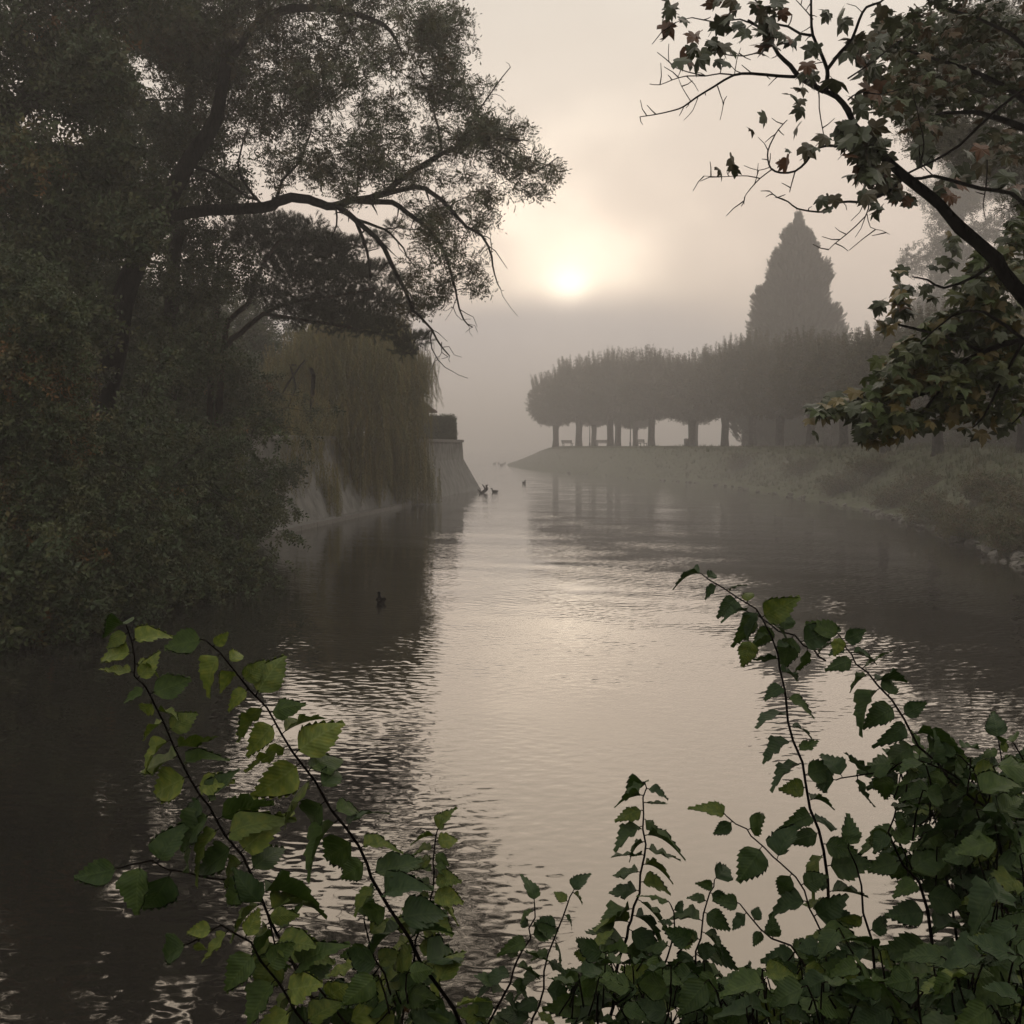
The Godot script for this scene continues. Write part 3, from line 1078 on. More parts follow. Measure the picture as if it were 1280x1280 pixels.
	# long trailing curtains, strand below strand
	for c in [[500, 500, 50.5, 3.4, 110], [508, 520, 51.5, 3.6, 130], [512, 490, 53.0, 1.8, 60], [520, 462, 53.0, 1.2, 26], [490, 540, 49.5, 2.8, 80], [505, 560, 50.0, 2.6, 80], [420, 520, 43.5, 3.4, 80], [390, 560, 41.5, 3.0, 80], [410, 600, 41.0, 2.6, 60], [360, 560, 40.0, 3.0, 100], [340, 580, 38.5, 2.6, 70], [372, 600, 40.5, 1.6, 40], [440, 560, 44.5, 2.4, 60], [465, 580, 46.5, 2.2, 50], [533, 478, 54.0, 1.3, 24], [538, 440, 53.0, 1.2, 14], [545, 600, 53.0, 1.6, 18], [526, 540, 52.5, 2.0, 30], [530, 640, 52.0, 0.7, 20], [520, 560, 51.5, 3.2, 90], [530, 585, 52.0, 2.4, 60], [498, 590, 50.0, 2.2, 60], [538, 615, 52.5, 1.4, 26], [450, 530, 45.0, 3.4, 80], [474, 540, 47.5, 3.4, 80], [510, 575, 51.5, 2.4, 80], [524, 606, 52.5, 1.2, 26]]:
		for k in c[4]:
			var p := P(c[0] + rr(-14, 14), c[1] + rr(-26, 10), c[2] + rr(-0.6, 0.6))
			var left: float = c[3] * rr(0.4, 1.0)
			while left > 0.0:
				var l := minf(left, 1.3) + 0.2
				l = minf(l, p.y - 0.06)
				if l < 0.25:
					break
				var b2 := Basis(Vector3(rr(-1, 1), 0, rr(-1, 1)).normalized(), rr(-0.08, 0.08)) * Basis(Vector3.UP, rr(0, TAU)).scaled(Vector3(1.5, l, 1.5))
				wc[k % 3].t.append(Transform3D(b2, p))
				wc[k % 3].c.append(pick(WILLOW_PAL))
				p += b2 * Vector3(0, -0.95, 0)
				left -= l
	for k in 3:
		spread(wt, "crown", G.willow[k], M.leaf, wc[k])

	# undergrowth along the bank
	rng.seed = 108
	var spots := []
	for s in [[120, 690, 17.5, 1.1], [40, 740, 15.6, 0.9], [150, 725, 18.6, 0.9], [205, 700, 20.6, 1.1], [250, 705, 21.6, 0.8], [190, 620, 23.0, 1.9], [255, 650, 24.0, 1.3], [130, 610, 20.5, 1.8], [240, 570, 26.5, 1.9], [90, 590, 19.0, 1.8], [290, 560, 33.0, 1.9], [280, 510, 34.0, 2.2], [180, 530, 27.0, 2.3], [300, 625, 31.0, 1.1], [285, 715, 22.2, 0.6], [225, 735, 20.4, 0.5]]:
		spots.append(s)
	for s in spots:
		var at := P(s[0], s[1], s[2])
		var gb := Vector3(at.x, maxf(0.05, ground(at.x, s[2])), at.z)
		var o := thing("bank_shrub", "dark leafy shrub in the undergrowth of the left bank", "shrub", gb, "shrubs of the left bank")
		var stm := MB.new()
		var cl := [Cloud.new(), Cloud.new()]
		for k in 11:
			var q: Vector3 = at + rdir() * s[3] * rr(0.35, 0.95)
			q.y = maxf(q.y, 0.35)
			var w := wander(gb + Vector3(0, -0.15, 0), q, 3, 0.06)
			stm.tube(w, taper(w.size(), 0.035, 0.01), 5)
			for j in 2:
				puff(cl[j], q, Vector3(1, 0.7, 1) * s[3] * rr(0.22, 0.4), 44, 0.26, 0.5, DARK_PAL if rng.randf() < 0.92 else RUST_PAL, 0.6)
		for k in 7:
			var q: Vector3 = at + Vector3(rr(-1, 1.5), rr(-0.7, 1.1), rr(-0.6, 1.3)) * s[3] * 1.25
			q.y = maxf(q.y, 0.12)
			var w := wander(at, q, 4, 0.05, 0.14)
			stm.tube(w, taper(w.size(), 0.018, 0.005), 4, false)
			for j in range(1, w.size()):
				puff(cl[j % 2], w[j], Vector3(0.16, 0.12, 0.16), 7, 0.26, 0.42, DARK_PAL, 0.7)
		part(o, "stems", stm, M.bark)
		for j in 2:
			spread(o, "foliage", G.broad[j], M.leaf, cl[j])

func build_right_side() -> void:
	# pollarded planes along the promenade
	rng.seed = 201
	var src: Node3D
	var spots := [[6.8, 160.0, 1.08], [9.9, 152.0, 1.12], [13.7, 143.0, 1.08], [15.2, 147.5, 1.04], [17.8, 131.0, 1.04], [21.0, 120.0, 0.99], [22.6, 109.0, 0.93], [23.2, 99.0, 0.88], [23.2, 89.0, 0.8], [23.0, 79.0, 0.74], [22.6, 70.0, 0.7], [22.2, 61.0, 0.66], [22.0, 53.0, 0.62], [22.4, 45.0, 0.6],
		[13.0, 163.0, 0.95], [19.0, 158.0, 0.9], [26.0, 146.0, 0.98], [30.0, 132.0, 0.98], [31.0, 118.0, 0.92], [32.0, 104.0, 0.86], [32.0, 90.0, 0.82], [32.0, 76.0, 0.78], [31.5, 62.0, 0.7], [31.5, 50.0, 0.66], [38.0, 140.0, 0.95], [42.0, 110.0, 0.9], [42, 84, 0.85]]
	for k in spots.size():
		var s: Array = spots[k]
		var at := on(s[0], s[1]) + Vector3(0, -0.05, 0)
		var o: Node3D
		if k == 0:
			o = thing("plane_tree", "pollarded plane tree with thick trunk and bushy round crown along the promenade", "tree", Vector3.ZERO, "plane trees along the promenade")
			src = o
			var m := MB.new()
			m.tube([Vector3(0, -0.3, 0), Vector3(0, 0.15, 0), Vector3(0.03, 1.2, 0), Vector3(0, 2.6, 0.05), Vector3(0.05, 3.6, 0), Vector3(0, 4.4, 0)], [0.62, 0.5, 0.42, 0.42, 0.5, 0.4], 12)
			part(o, "trunk", m, M.plane_bark)
			for j in 8:
				var a := j * TAU / 8 + rr(-0.2, 0.2)
				var lm := MB.new()
				var e := Vector3(cos(a) * rr(2.2, 3.2), rr(5.6, 8.2), sin(a) * rr(2.2, 3.2))
				var w := soften(wander(Vector3(0, 3.7, 0), e, 3, 0.05, -0.08))
				lm.tube(w, taper(w.size(), 0.2, 0.07), 7)
				part(o, "limb", lm, M.plane_bark)
			var cl := [Cloud.new(), Cloud.new(), Cloud.new()]
			var pal := [Color(0.05, 0.05, 0.022), Color(0.045, 0.05, 0.022), Color(0.065, 0.055, 0.022)]
			for j in 2300:
				var q := rdir() * pow(rng.randf(), 0.3)
				var pos := Vector3(q.x * 3.75, 6.6 + q.y * (3.5 if q.y > 0 else 2.9), q.z * 3.75)
				cl[j % 3].t.append(Transform3D(basis_of((q + rdir() * 0.8).normalized(), Vector3.UP + rdir(), rr(0.6, 1.0)), pos))
				cl[j % 3].c.append(pick(pal))
			for j in 130:            # this year's upright shoots
				var a := rr(0, TAU)
				var r := sqrt(rng.randf()) * 3.4
				var b := Vector3(cos(a) * r, 6.6 + 3.3 * sqrt(maxf(0.0, 1.0 - r * r / 18.5)), sin(a) * r)
				var lean := Vector3(cos(a) * r * 0.07, 1, sin(a) * r * 0.07)
				var len := rr(0.5, 1.9)
				var y := 0.0
				while y < len:
					cl[j % 3].t.append(Transform3D(basis_of(lean + rdir() * 0.12, rdir(), 0.62), b + lean * y))
					cl[j % 3].c.append(pick(pal))
					y += 0.42
			for j in 3:
				spread(o, "crown", G.broad[j], M.leaf, cl[j])
		else:
			o = src.duplicate()
			o.name = numbered("plane_tree")
			add_child(o, true)
		o.rotation.y = k * 2.399
		if k == 0:
			o.set_meta("label", "outermost pollarded plane tree at the very tip of the promenade")
		elif k == 1:
			o.set_meta("label", "plane tree next to the outermost one, between two benches at the tip")
		elif k in [2, 3]:
			o.set_meta("label", "one of two plane trees with trunks close together beside a bench")
		elif k < 14:
			o.set_meta("label", "pollarded plane tree in the front row along the water side of the promenade")
		else:
			o.set_meta("label", "pollarded plane tree in the rows behind the promenade's front row")
		o.scale = Vector3(1, 1, 1) * s[2] * Vector3(1, 0.94 + 0.12 * ((k * 7) % 5) / 4.0, 1)
		o.position = at
	# tall conifer
	rng.seed = 202
	var cb := on(33.5, 122)
	var ct := thing("conifer_tree", "tall dense cone-shaped conifer rising above the plane trees", "tree", cb)
	var m := MB.new()
	m.tube([cb + Vector3(0, -0.3, 0), cb + Vector3(0, 8, 0), cb + Vector3(0, 17, 0), cb + Vector3(0.1, 26.0, 0)], [0.7, 0.5, 0.3, 0.05], 10)
	part(ct, "trunk", m, M.bark)
	var cl := [Cloud.new(), Cloud.new()]
	var lumps := []
	for k in 460:
		var h := pow(rng.randf(), 0.95) * 0.97
		var hm := 1.0 + h * 27.6
		var w := 6.4
		var prof := [[0.0, 5.6], [4.0, 6.6], [8.4, 6.3], [13.2, 5.7], [18.0, 4.5], [23.0, 2.8], [26.5, 1.2], [29.0, 0.2]]
		for q in prof.size() - 1:
			if hm >= prof[q][0] and hm <= prof[q + 1][0]:
				w = lerpf(prof[q][1], prof[q + 1][1], (hm - prof[q][0]) / (prof[q + 1][0] - prof[q][0]))
		var a := rr(0, TAU)
		var rad := w * (sqrt(rr(0.3, 1.0)) * rr(0.85, 1.1) if k % 4 else rr(0.0, 0.5))
		lumps.append([cb + Vector3(cos(a) * rad, 1.0 + h * 27.6, sin(a) * rad), lerpf(1.35, 0.65, h), Vector3(cos(a), 0.7, sin(a))])
	for q in [[0.2, 27.9, 0.75], [-0.3, 28.5, 0.6], [0.15, 29.1, 0.5], [0.0, 29.8, 0.36], [0.05, 30.4, 0.24], [0.7, 27.2, 0.6], [-0.8, 26.8, 0.7]]:
		lumps.append([cb + Vector3(q[0], q[1] - 0.5, 0), q[2], Vector3(q[0], 1.2, 0)])
	for lp in lumps:
		lp[0] = Vector3(lp[0].x, cb.y + (lp[0].y - cb.y) * 0.89, lp[0].z)
		var r: float = lp[1]
		for j in 2:
			for k in int(40 * r) + 6:
				var q := rdir() * pow(rng.randf(), 0.5)
				var pos: Vector3 = lp[0] + Vector3(q.x * r, q.y * r * 1.35, q.z * r)
				cl[j].t.append(Transform3D(basis_of((lp[2] * 0.8 + q * 0.6 + Vector3.UP * 0.6).normalized(), rdir(), rr(0.7, 1.15)), pos))
				cl[j].c.append(pick([Color(0.03, 0.04, 0.02), Color(0.038, 0.045, 0.022)]))
	for j in 2:
		spread(ct, "crown", G.scale[j], M.needle, cl[j])
	var lm := MB.new()
	for k in 40:
		var lp: Array = lumps[k * 5]
		var s := Vector3(cb.x, lp[0].y - 0.6, cb.z)
		lm.tube([s, lp[0]], [0.09, 0.03], 5, false)
	part(ct, "branches", lm, M.bark)
	# tall airy trees further back
	for tr in [[48.5, 112.0, 32.0, 5.5], [59.0, 118.0, 36.0, 6.5], [74.0, 134.0, 30.0, 8.0]]:
		rng.seed = 203 + int(tr[0])
		var b := on(tr[0], tr[1])
		var ps := []
		for k in 34:
			var h := rr(0.2, 1.0)
			var w: float = tr[3] * (0.35 + 0.65 * sin(PI * pow(h, 0.8) * 0.92))
			var a := rr(0, TAU)
			ps.append([b + Vector3(cos(a) * w * rr(0.3, 1), h * tr[2] - 1.2, sin(a) * w * rr(0.3, 1)), Vector3(rr(1.4, 2.4), rr(1.0, 1.8), rr(1.4, 2.4)), rr(0.5, 1.0)])
		broad_tree("poplar_tree", "tall airy poplar rising behind the plane trees and the maple branch", b, soften([b, b + Vector3(0.3, tr[2] * 0.3, 0), b + Vector3(-0.2, tr[2] * 0.6, 0.3), b + Vector3(0, tr[2] * 0.95, 0)]), taper(7, 0.6, 0.08), ps, 260, 0.6, 1.0, DARK_PAL, "broad", 0.3, "tall poplars behind the promenade")
	# hedge line behind the promenade
	rng.seed = 204
	for k in 15:
		var x := 34.0 + rr(-2, 3)
		var d := 42.0 + k * 6.4
		var at := on(x, d)
		var o := thing("promenade_shrub", "rounded dark shrub behind the promenade trees", "shrub", at, "shrubs behind the promenade")
		var c2 := [Cloud.new(), Cloud.new()]
		var stm := MB.new()
		for j in 5:
			var q := at + Vector3(rr(-2, 2), rr(0.6, 2.6), rr(-2.5, 2.5))
			var w := wander(at, q, 3, 0.05)
			stm.tube(w, taper(w.size(), 0.05, 0.02), 5)
			for i in 2:
				puff(c2[i], q, Vector3(2.0, 1.5, 2.0), 150, 0.4, 0.7, DARK_PAL)
		part(o, "stems", stm, M.bark)
		for i in 2:
			spread(o, "foliage", G.broad[i], M.leaf, c2[i])
	# benches and a bin under the planes
	var bs := [[709.5, 157.0, 0.5, "park bench beside the outermost plane trunk at the tip of the promenade"], [753.0, 148.0, 0.2, "park bench left of the paired plane trunks on the promenade"], [803.0, 136.0, 0.9, "park bench tucked against a thick plane trunk on the promenade"]]
	for b in bs:
		var x: float = (b[0] - 640) / F * b[1]
		var at := on(x, b[1])
		var o := thing("park_bench", b[3], "bench", at, "benches along the promenade")
		o.rotation.y = b[2]
		for k in 4:
			var s := MB.new()
			s.box(Vector3(0, 0.46, -0.2 + 0.125 * k), Vector3(1.9, 0.045, 0.105))
			var q := part(o, "seat_slat", s, M.wood)
			q.position = Vector3.ZERO
		for k in 3:
			var s := MB.new()
			s.box(Vector3(0, 0.6 + 0.14 * k, -0.28 - 0.03 * k), Vector3(1.9, 0.11, 0.04), Basis(Vector3.RIGHT, -0.2))
			var q := part(o, "back_slat", s, M.wood)
			q.position = Vector3.ZERO
		for sx in [-0.75, 0.75]:
			var s := MB.new()
			s.box(Vector3(sx, 0.22, 0.14), Vector3(0.07, 0.46, 0.07))
			s.box(Vector3(sx, 0.44, -0.27), Vector3(0.07, 0.9, 0.07), Basis(Vector3.RIGHT, -0.12))
			s.box(Vector3(sx, 0.41, -0.05), Vector3(0.065, 0.06, 0.46))
			var q := part(o, "leg_frame", s, M.iron)
			q.position = Vector3.ZERO
	var ba := on((857.0 - 640) / F * 128, 128)
	var bin := thing("litter_bin", "small upright litter bin on the promenade under the planes", "bin", ba)
	var bmb := MB.new()
	bmb.tube([ba + Vector3(0, -0.05, 0), ba + Vector3(0, 0.12, 0), ba + Vector3(0, 0.95, 0)], [0.2, 0.24, 0.27], 14)
	part(bin, "body", bmb, M.iron)
	var lid := MB.new()
	lid.tube([ba + Vector3(0, 0.96, 0), ba + Vector3(0, 1.02, 0), ba + Vector3(0, 1.1, 0)], [0.3, 0.3, 0.12], 14)
	part(bin, "lid", lid, M.iron)
	for lp in [[737.0, 150.0, 5.0], [787.5, 139.0, 5.2]]:
		var x: float = (lp[0] - 640) / F * lp[1]
		var at := on(x, lp[1])
		var o := thing("lamp_post", "thin dark lamp post among the plane trunks", "lamp post", at, "lamp posts on the promenade")
		var pm := MB.new()
		pm.tube([at + Vector3(0, -0.1, 0), at + Vector3(0, 0.6, 0), at + Vector3(0, 0.7, 0), at + Vector3(0, lp[2], 0)], [0.13, 0.12, 0.075, 0.05], 10)
		part(o, "pole", pm, M.iron)
		var hd := MB.new()
		hd.tube([at + Vector3(0, lp[2], 0), at + Vector3(0, lp[2] + 0.1, 0), at + Vector3(0, lp[2] + 0.45, 0), at + Vector3(0, lp[2] + 0.6, 0)], [0.09, 0.14, 0.24, 0.03], 10)
		part(o, "lantern_head", hd, M.iron)

func build_bank_cover() -> void:
	# stones along the waterline of the right bank
	rng.seed = 301
	var rv := Node3D.new()
	rv.name = "stone_edging"
	rv.set_meta("kind", "structure")
	add_child(rv, true)
	var count := 0
	for k in shore.size() - 1:
		var a := shore[k]
		var b := shore[k + 1]
		if a.x < 8.5 or a.y < 10 or a.y > 100:
			continue
		var l := a.distance_to(b)
		var s := 0.0
		while s < l and count < 295:
			var p := a.lerp(b, s / l)
			var nrm := (b - a).orthogonal().normalized()
			for j in (2 if p.y < 45 else 1):
				var q := p + nrm * rr(-0.5, 0.55)
				var o := MeshInstance3D.new()
				o.name = "stone"
				o.mesh = G.stone[rng.randi() % 6]
				rv.add_child(o, true)
				o.position = Vector3(q.x, rr(-0.02, 0.1), -q.y)
				o.rotation = Vector3(rr(-0.3, 0.3), rr(0, TAU), rr(-0.3, 0.3))
				var z := rr(0.16, 0.38)
				o.scale = Vector3(z * rr(0.9, 1.4), z * 0.8, z)
				count += 1
			s += rr(0.42, 0.75) if p.y < 45 else rr(0.7, 1.1)
	# grass of the slopes
	var cl := [Cloud.new(), Cloud.new()]
	var pal := [Color(0.045, 0.056, 0.018), Color(0.038, 0.05, 0.017), Color(0.06, 0.06, 0.024), Color(0.075, 0.066, 0.032), Color(0.034, 0.048, 0.017)]
	var n := 0
	while n < 30000:
		var d := 18.0 + 150.0 * pow(rng.randf(), 1.6)
		var x := rr(-2, 30)
		if x < 8 and d < 100:
			continue
		var s := inland(x, d)
		n += 1
		if s < 0.45 or s > 12:
			continue
		var h := rr(0.12, 0.34) * (1.0 if s < 7.5 else 0.5) * clampf(80.0 / d, 0.4, 1.0)
		if hill.get_noise_2d(x * 6.0, d * 6.0) > 0.15:
			h *= 1.5
		cl[n % 2].t.append(Transform3D(Basis(Vector3.UP, rr(0, TAU)).scaled(Vector3(h * 1.3, h, h * 1.3)), Vector3(x, ground(x, d, s) - 0.02, -d)))
		cl[n % 2].c.append(pick(pal))
	for j in 2:
		var o := spread(self, numbered("bank_grass"), G.tuft[j], M.grass, cl[j])
		o.set_meta("label", "rough grass and weeds covering the right bank slope")
		o.set_meta("category", "grass")
	# low bushes on the slope
	rng.seed = 303
	for s in [[1262, 640, 28.5, 0.8], [1215, 640, 32.0, 0.7], [1275, 600, 33.0, 0.9], [1180, 620, 38.0, 0.8], [1240, 595, 38.0, 0.9], [1120, 605, 46.0, 0.8], [1060, 600, 55.0, 0.8], [1150, 590, 47.0, 0.7], [1000, 590, 68.0, 0.9], [930, 582, 82.0, 1.0], [1090, 585, 56.0, 0.9]]:
		var at := P(s[0], s[1], s[2])
		var gb := on(at.x, s[2])
		var o := thing("slope_bush", "low weedy bush on the grassy slope of the right bank", "shrub", gb, "bushes on the right slope")
		var c2 := Cloud.new()
		var stm := MB.new()
		for j in 4:
			var q: Vector3 = gb + Vector3(rr(-1, 1), rr(0.2, 0.7), rr(-1, 1)) * s[3]
			var w := wander(gb + Vector3(0, -0.1, 0), q, 2, 0.05)
			stm.tube(w, taper(w.size(), 0.02, 0.008), 4)
			puff(c2, q, Vector3(0.8, 0.5, 0.8) * s[3], 130, 0.2, 0.36, [Color(0.05, 0.058, 0.024), Color(0.07, 0.068, 0.028), Color(0.08, 0.06, 0.03)])
		part(o, "stems", stm, M.twig)
		spread(o, "foliage", G.broad[2], M.leaf, c2)

# ---------------------------------------------------------------- waterfowl
func duck(label: String, at: Vector3, turn: float, s := 1.0, flap := false) -> void:
	var o := thing("duck", label, "duck", at, "ducks on the water")
	o.rotation.y = turn
	o.scale = Vector3.ONE * s
	var b := MB.new()
	var pts := [Vector3(-0.29, 0.13, 0), Vector3(-0.24, 0.105, 0), Vector3(-0.16, 0.075, 0), Vector3(-0.04, 0.05, 0), Vector3(0.08, 0.05, 0), Vector3(0.15, 0.075, 0), Vector3(0.185, 0.13, 0), Vector3(0.195, 0.18, 0), Vector3(0.21, 0.225, 0), Vector3(0.24, 0.245, 0), Vector3(0.275, 0.24, 0), Vector3(0.29, 0.235, 0), Vector3(0.325, 0.228, 0), Vector3(0.345, 0.226, 0)]
	if flap:
		for k in pts.size():
			pts[k] = Basis(Vector3(0, 0, 1), 0.55) * pts[k] + Vector3(0, 0.1, 0)
	b.tube(pts, [0.008, 0.03, 0.07, 0.105, 0.1, 0.075, 0.05, 0.038, 0.04, 0.047, 0.04, 0.02, 0.016, 0.006], 12)
	var m := part(o, "body", b, M.duck)
	m.position = Vector3.ZERO
	for sg in [-1.0, 1.0]:
		var w := MB.new()
		if flap:
			w.tube([Vector3(0.02, 0.2, 0.07 * sg), Vector3(-0.03, 0.36, 0.2 * sg), Vector3(-0.1, 0.5, 0.28 * sg)], [0.05, 0.045, 0.01], 6)
		else:
			w.tube([Vector3(0.1, 0.09, 0.075 * sg), Vector3(-0.03, 0.105, 0.092 * sg), Vector3(-0.2, 0.115, 0.045 * sg)], [0.035, 0.06, 0.008], 7)
		var q := part(o, "wing", w, M.duck_wing)
		q.position = Vector3.ZERO

func build_ducks() -> void:
	M.duck = rough_mat([lin(0.03, 0.025, 0.02), lin(0.06, 0.048, 0.036)], 0.03, Vector3(6, 6, 6), 0.7, 1.0, 71)
	M.duck_wing = rough_mat([lin(0.04, 0.032, 0.025), lin(0.09, 0.07, 0.05)], 0.03, Vector3(6, 6, 6), 0.7, 1.0, 72)
	var w := func(px: float, py: float) -> Vector3:
		var d: float = 3.0 * F / (py - 557.0)
		var p := P(px, py, d)
		p.y = 0.0
		return p
	duck("lone dark duck swimming in the shadow of the trees", w.call(476, 755), 1.9, 0.68)
	duck("duck raising its wings beside the foot of the terrace wall", w.call(607, 616), 0.4, 1.1, true)
	duck("duck sitting low between the wall and the wing-raising duck", w.call(602.5, 616.5), 2.9, 0.9)
	duck("duck swimming just beyond the wing-raising duck", w.call(618.5, 615.5), 2.6, 1.0)
	duck("single duck alone in open water between wall and promenade", w.call(655, 604.5), 1.2, 1.1)
	for k in 5:
		duck("far duck resting on the water off the tip of the promenade", w.call([618.0, 623.0, 626.5, 629.0, 631.0][k], [579.8, 579.4, 581.6, 580.6, 579.2][k]), k * 1.3, 1.15)

# ---------------------------------------------------------------- the maple at the right edge
func build_maple() -> void:
	rng.seed = 401
	var d := 6.0
	var base := Vector3(6.9, ground(6.9, 6.4), -6.4)
	var t := thing("leaning_maple", "maple leaning in over the water with large browning leaves on dark branches", "tree", base)
	var tr := [base + Vector3(0, -0.3, 0), base + Vector3(-0.5, 0.6, 0.1), Vector3(5.2, 2.2, -6.2), Vector3(4.0, 3.0, -6.1)] + px_line([[1280, 372], [1246, 325], [1199, 284], [1175, 256], [1152, 237], [1130, 220], [1102, 194], [1088, 180], [1068, 156], [1060, 138], [1046, 121], [1030, 114]], d, 5.7)
	tr = soften(tr)
	var mb := MB.new()
	var rad := []
	for k in tr.size():
		var f := k / (tr.size() - 1.0)
		rad.append(lerpf(0.12, 0.05, clampf(f / 0.2, 0, 1)) if f < 0.2 else lerpf(0.05, 0.012, pow((f - 0.2) / 0.8, 0.7)) + rr(-0.002, 0.003))
	mb.tube(tr, rad, 10)
	part(t, "trunk", mb, M.bark)
	var lines := [
		[[[1030, 114], [1001, 98], [988, 82], [973, 68], [960, 45], [950, 35], [935, 25]], 7, 2.5, 5.6],
		[[[1033, 114], [1034, 98], [1034, 87], [1026, 66], [1016, 44], [1014, 20], [1014, -10]], 6, 2.5, 5.6],
		[[[1034, 87], [1050, 66], [1065, 49], [1074, 25], [1083, 9], [1100, 3], [1112, -8]], 5, 2.5, 5.8],
		[[[1016, 44], [1000, 42], [985, 33], [965, 28], [950, 8], [940, -6]], 3.5, 1.8, 5.5],
		[[[985, 33], [990, 20], [978, 8]], 1.8, 1, 5.5],
		[[[1016, 24], [1008, 14], [995, 0]], 1.8, 1, 5.5],
		[[[994, 96], [973, 95], [940, 92], [917, 94], [893, 108], [870, 122], [855, 133], [842, 138], [820, 143], [800, 146]], 4.2, 1.0, 5.3],
		[[[919, 94], [900, 92], [882, 95], [858, 95], [840, 100], [825, 106], [812, 105]], 2, 0.8, 5.3],
		[[[882, 95], [860, 90], [844, 84], [836, 76], [836, 55]], 1.5, 0.8, 5.3],
		[[[897, 108], [901, 120], [904, 131], [900, 150]], 1.5, 0.7, 5.3],
		[[[863, 126], [852, 108], [848, 97]], 1.3, 0.6, 5.3],
		[[[873, 120], [866, 138], [855, 150]], 1.2, 0.6, 5.3],
		[[[918, 94], [921, 75], [926, 60]], 1.2, 0.7, 5.3],
		[[[960, 62], [930, 70], [900, 67], [880, 62]], 2, 0.9, 5.4],
		[[[950, 35], [925, 24], [895, 28], [865, 22], [845, 28]], 2.2, 0.9, 5.4],
		[[[1085, 186], [1060, 184], [1034, 182], [1018, 188], [1008, 202], [994, 214], [976, 216], [964, 211], [960, 200], [960, 188], [966, 174], [973, 162], [984, 150]], 4, 1.1, 5.4],
		[[[966, 211], [950, 223], [938, 236], [931, 246], [930, 255]], 1.6, 0.8, 5.3],
		[[[950, 223], [935, 220], [922, 220], [900, 221], [880, 220]], 1.5, 0.7, 5.3],
		[[[962, 209], [948, 213], [930, 207]], 1.2, 0.7, 5.3],
		[[[994, 214], [990, 228], [987, 240]], 1.8, 1, 5.3],
		[[[1130, 222], [1110, 240], [1081, 252], [1062, 252], [1046, 254], [1034, 263], [1023, 265], [997, 261], [985, 252], [972, 247], [962, 239]], 4, 1.1, 5.4],
		[[[1086, 255], [1082, 270], [1058, 293], [1044, 304], [1036, 312]], 1.8, 0.9, 5.4],
		[[[1084, 268], [1088, 284], [1102, 288], [1112, 293]], 1.2, 0.6, 5.4],
		[[[1012, 92], [1023, 110], [1024, 135], [1028, 160], [1032, 181]], 2, 1.1, 5.6],
		[[[1135, 223], [1152, 223], [1167, 220], [1194, 227], [1227, 236], [1265, 242], [1285, 262]], 4, 6, 6.4],
		[[[1134, 217], [1150, 209], [1167, 201], [1199, 182], [1232, 150], [1268, 120], [1300, 100]], 2.5, 5, 7.0],
		[[[1150, 207], [1155, 180], [1149, 150], [1140, 110]], 2, 1.2, 6.2],
		[[[1167, 220], [1150, 202], [1150, 180]], 2, 1, 6.0],
		[[[1234, 200], [1233, 230], [1229, 255], [1232, 275]], 1.8, 1, 6.2],
		[[[1060, 125], [1075, 115], [1100, 118], [1130, 110]], 2.2, 1.2, 6.0],
		[[[1060, 98], [1090, 78], [1110, 62], [1140, 40]], 2.2, 1.5, 6.4],
	]
	for l in lines:
		var m := MB.new()
		var pts := soften(px_line(l[0], 5.9, l[3]))
		m.tube(pts, taper(pts.size(), l[1] * 5.8 / F * 0.5, l[2] * 5.4 / F * 0.5), 6)
		for k in range(2, pts.size()):
			if rng.randf() < 0.5:
				var e: Vector3 = pts[k] + Vector3(rr(-1, 0.6), rr(-0.8, 0.8), rr(-0.5, 0.5)) * rr(0.05, 0.16)
				m.tube(wander(pts[k], e, 2, 0.1), [0.0035, 0.0025, 0.0018], 4, false)
		part(t, "branch", m, M.twig if l[1] < 3 else M.bark)
	# the low bough with layered leaves
	var lowl := [[[1420, 470], [1340, 440], [1280, 425], [1230, 440], [1190, 462], [1160, 490], [1120, 500], [1070, 510], [1025, 515]], [[1230, 440], [1180, 420], [1140, 410], [1115, 400], [1122, 370], [1125, 345]], [[1190, 462], [1150, 520], [1100, 540], [1085, 552]], [[1280, 425], [1250, 480], [1230, 520], [1215, 535]], [[1320, 432], [1290, 500], [1265, 530]], [[1246, 325], [1220, 345], [1180, 360], [1160, 350], [1140, 346]], [[1280, 425], [1230, 390], [1190, 395], [1150, 430]]]
	for k in lowl.size():
		var m := MB.new()
		var dl := 6.8 if k < 5 else 6.3
		var pts := soften(px_line(lowl[k], dl))
		if k == 0:
			pts.insert(0, Vector3(5.3, 2.15, -6.3))
		m.tube(pts, taper(pts.size(), 0.03 if k == 0 else 0.012, 0.004), 6)
		part(t, "branch", m, M.bark)

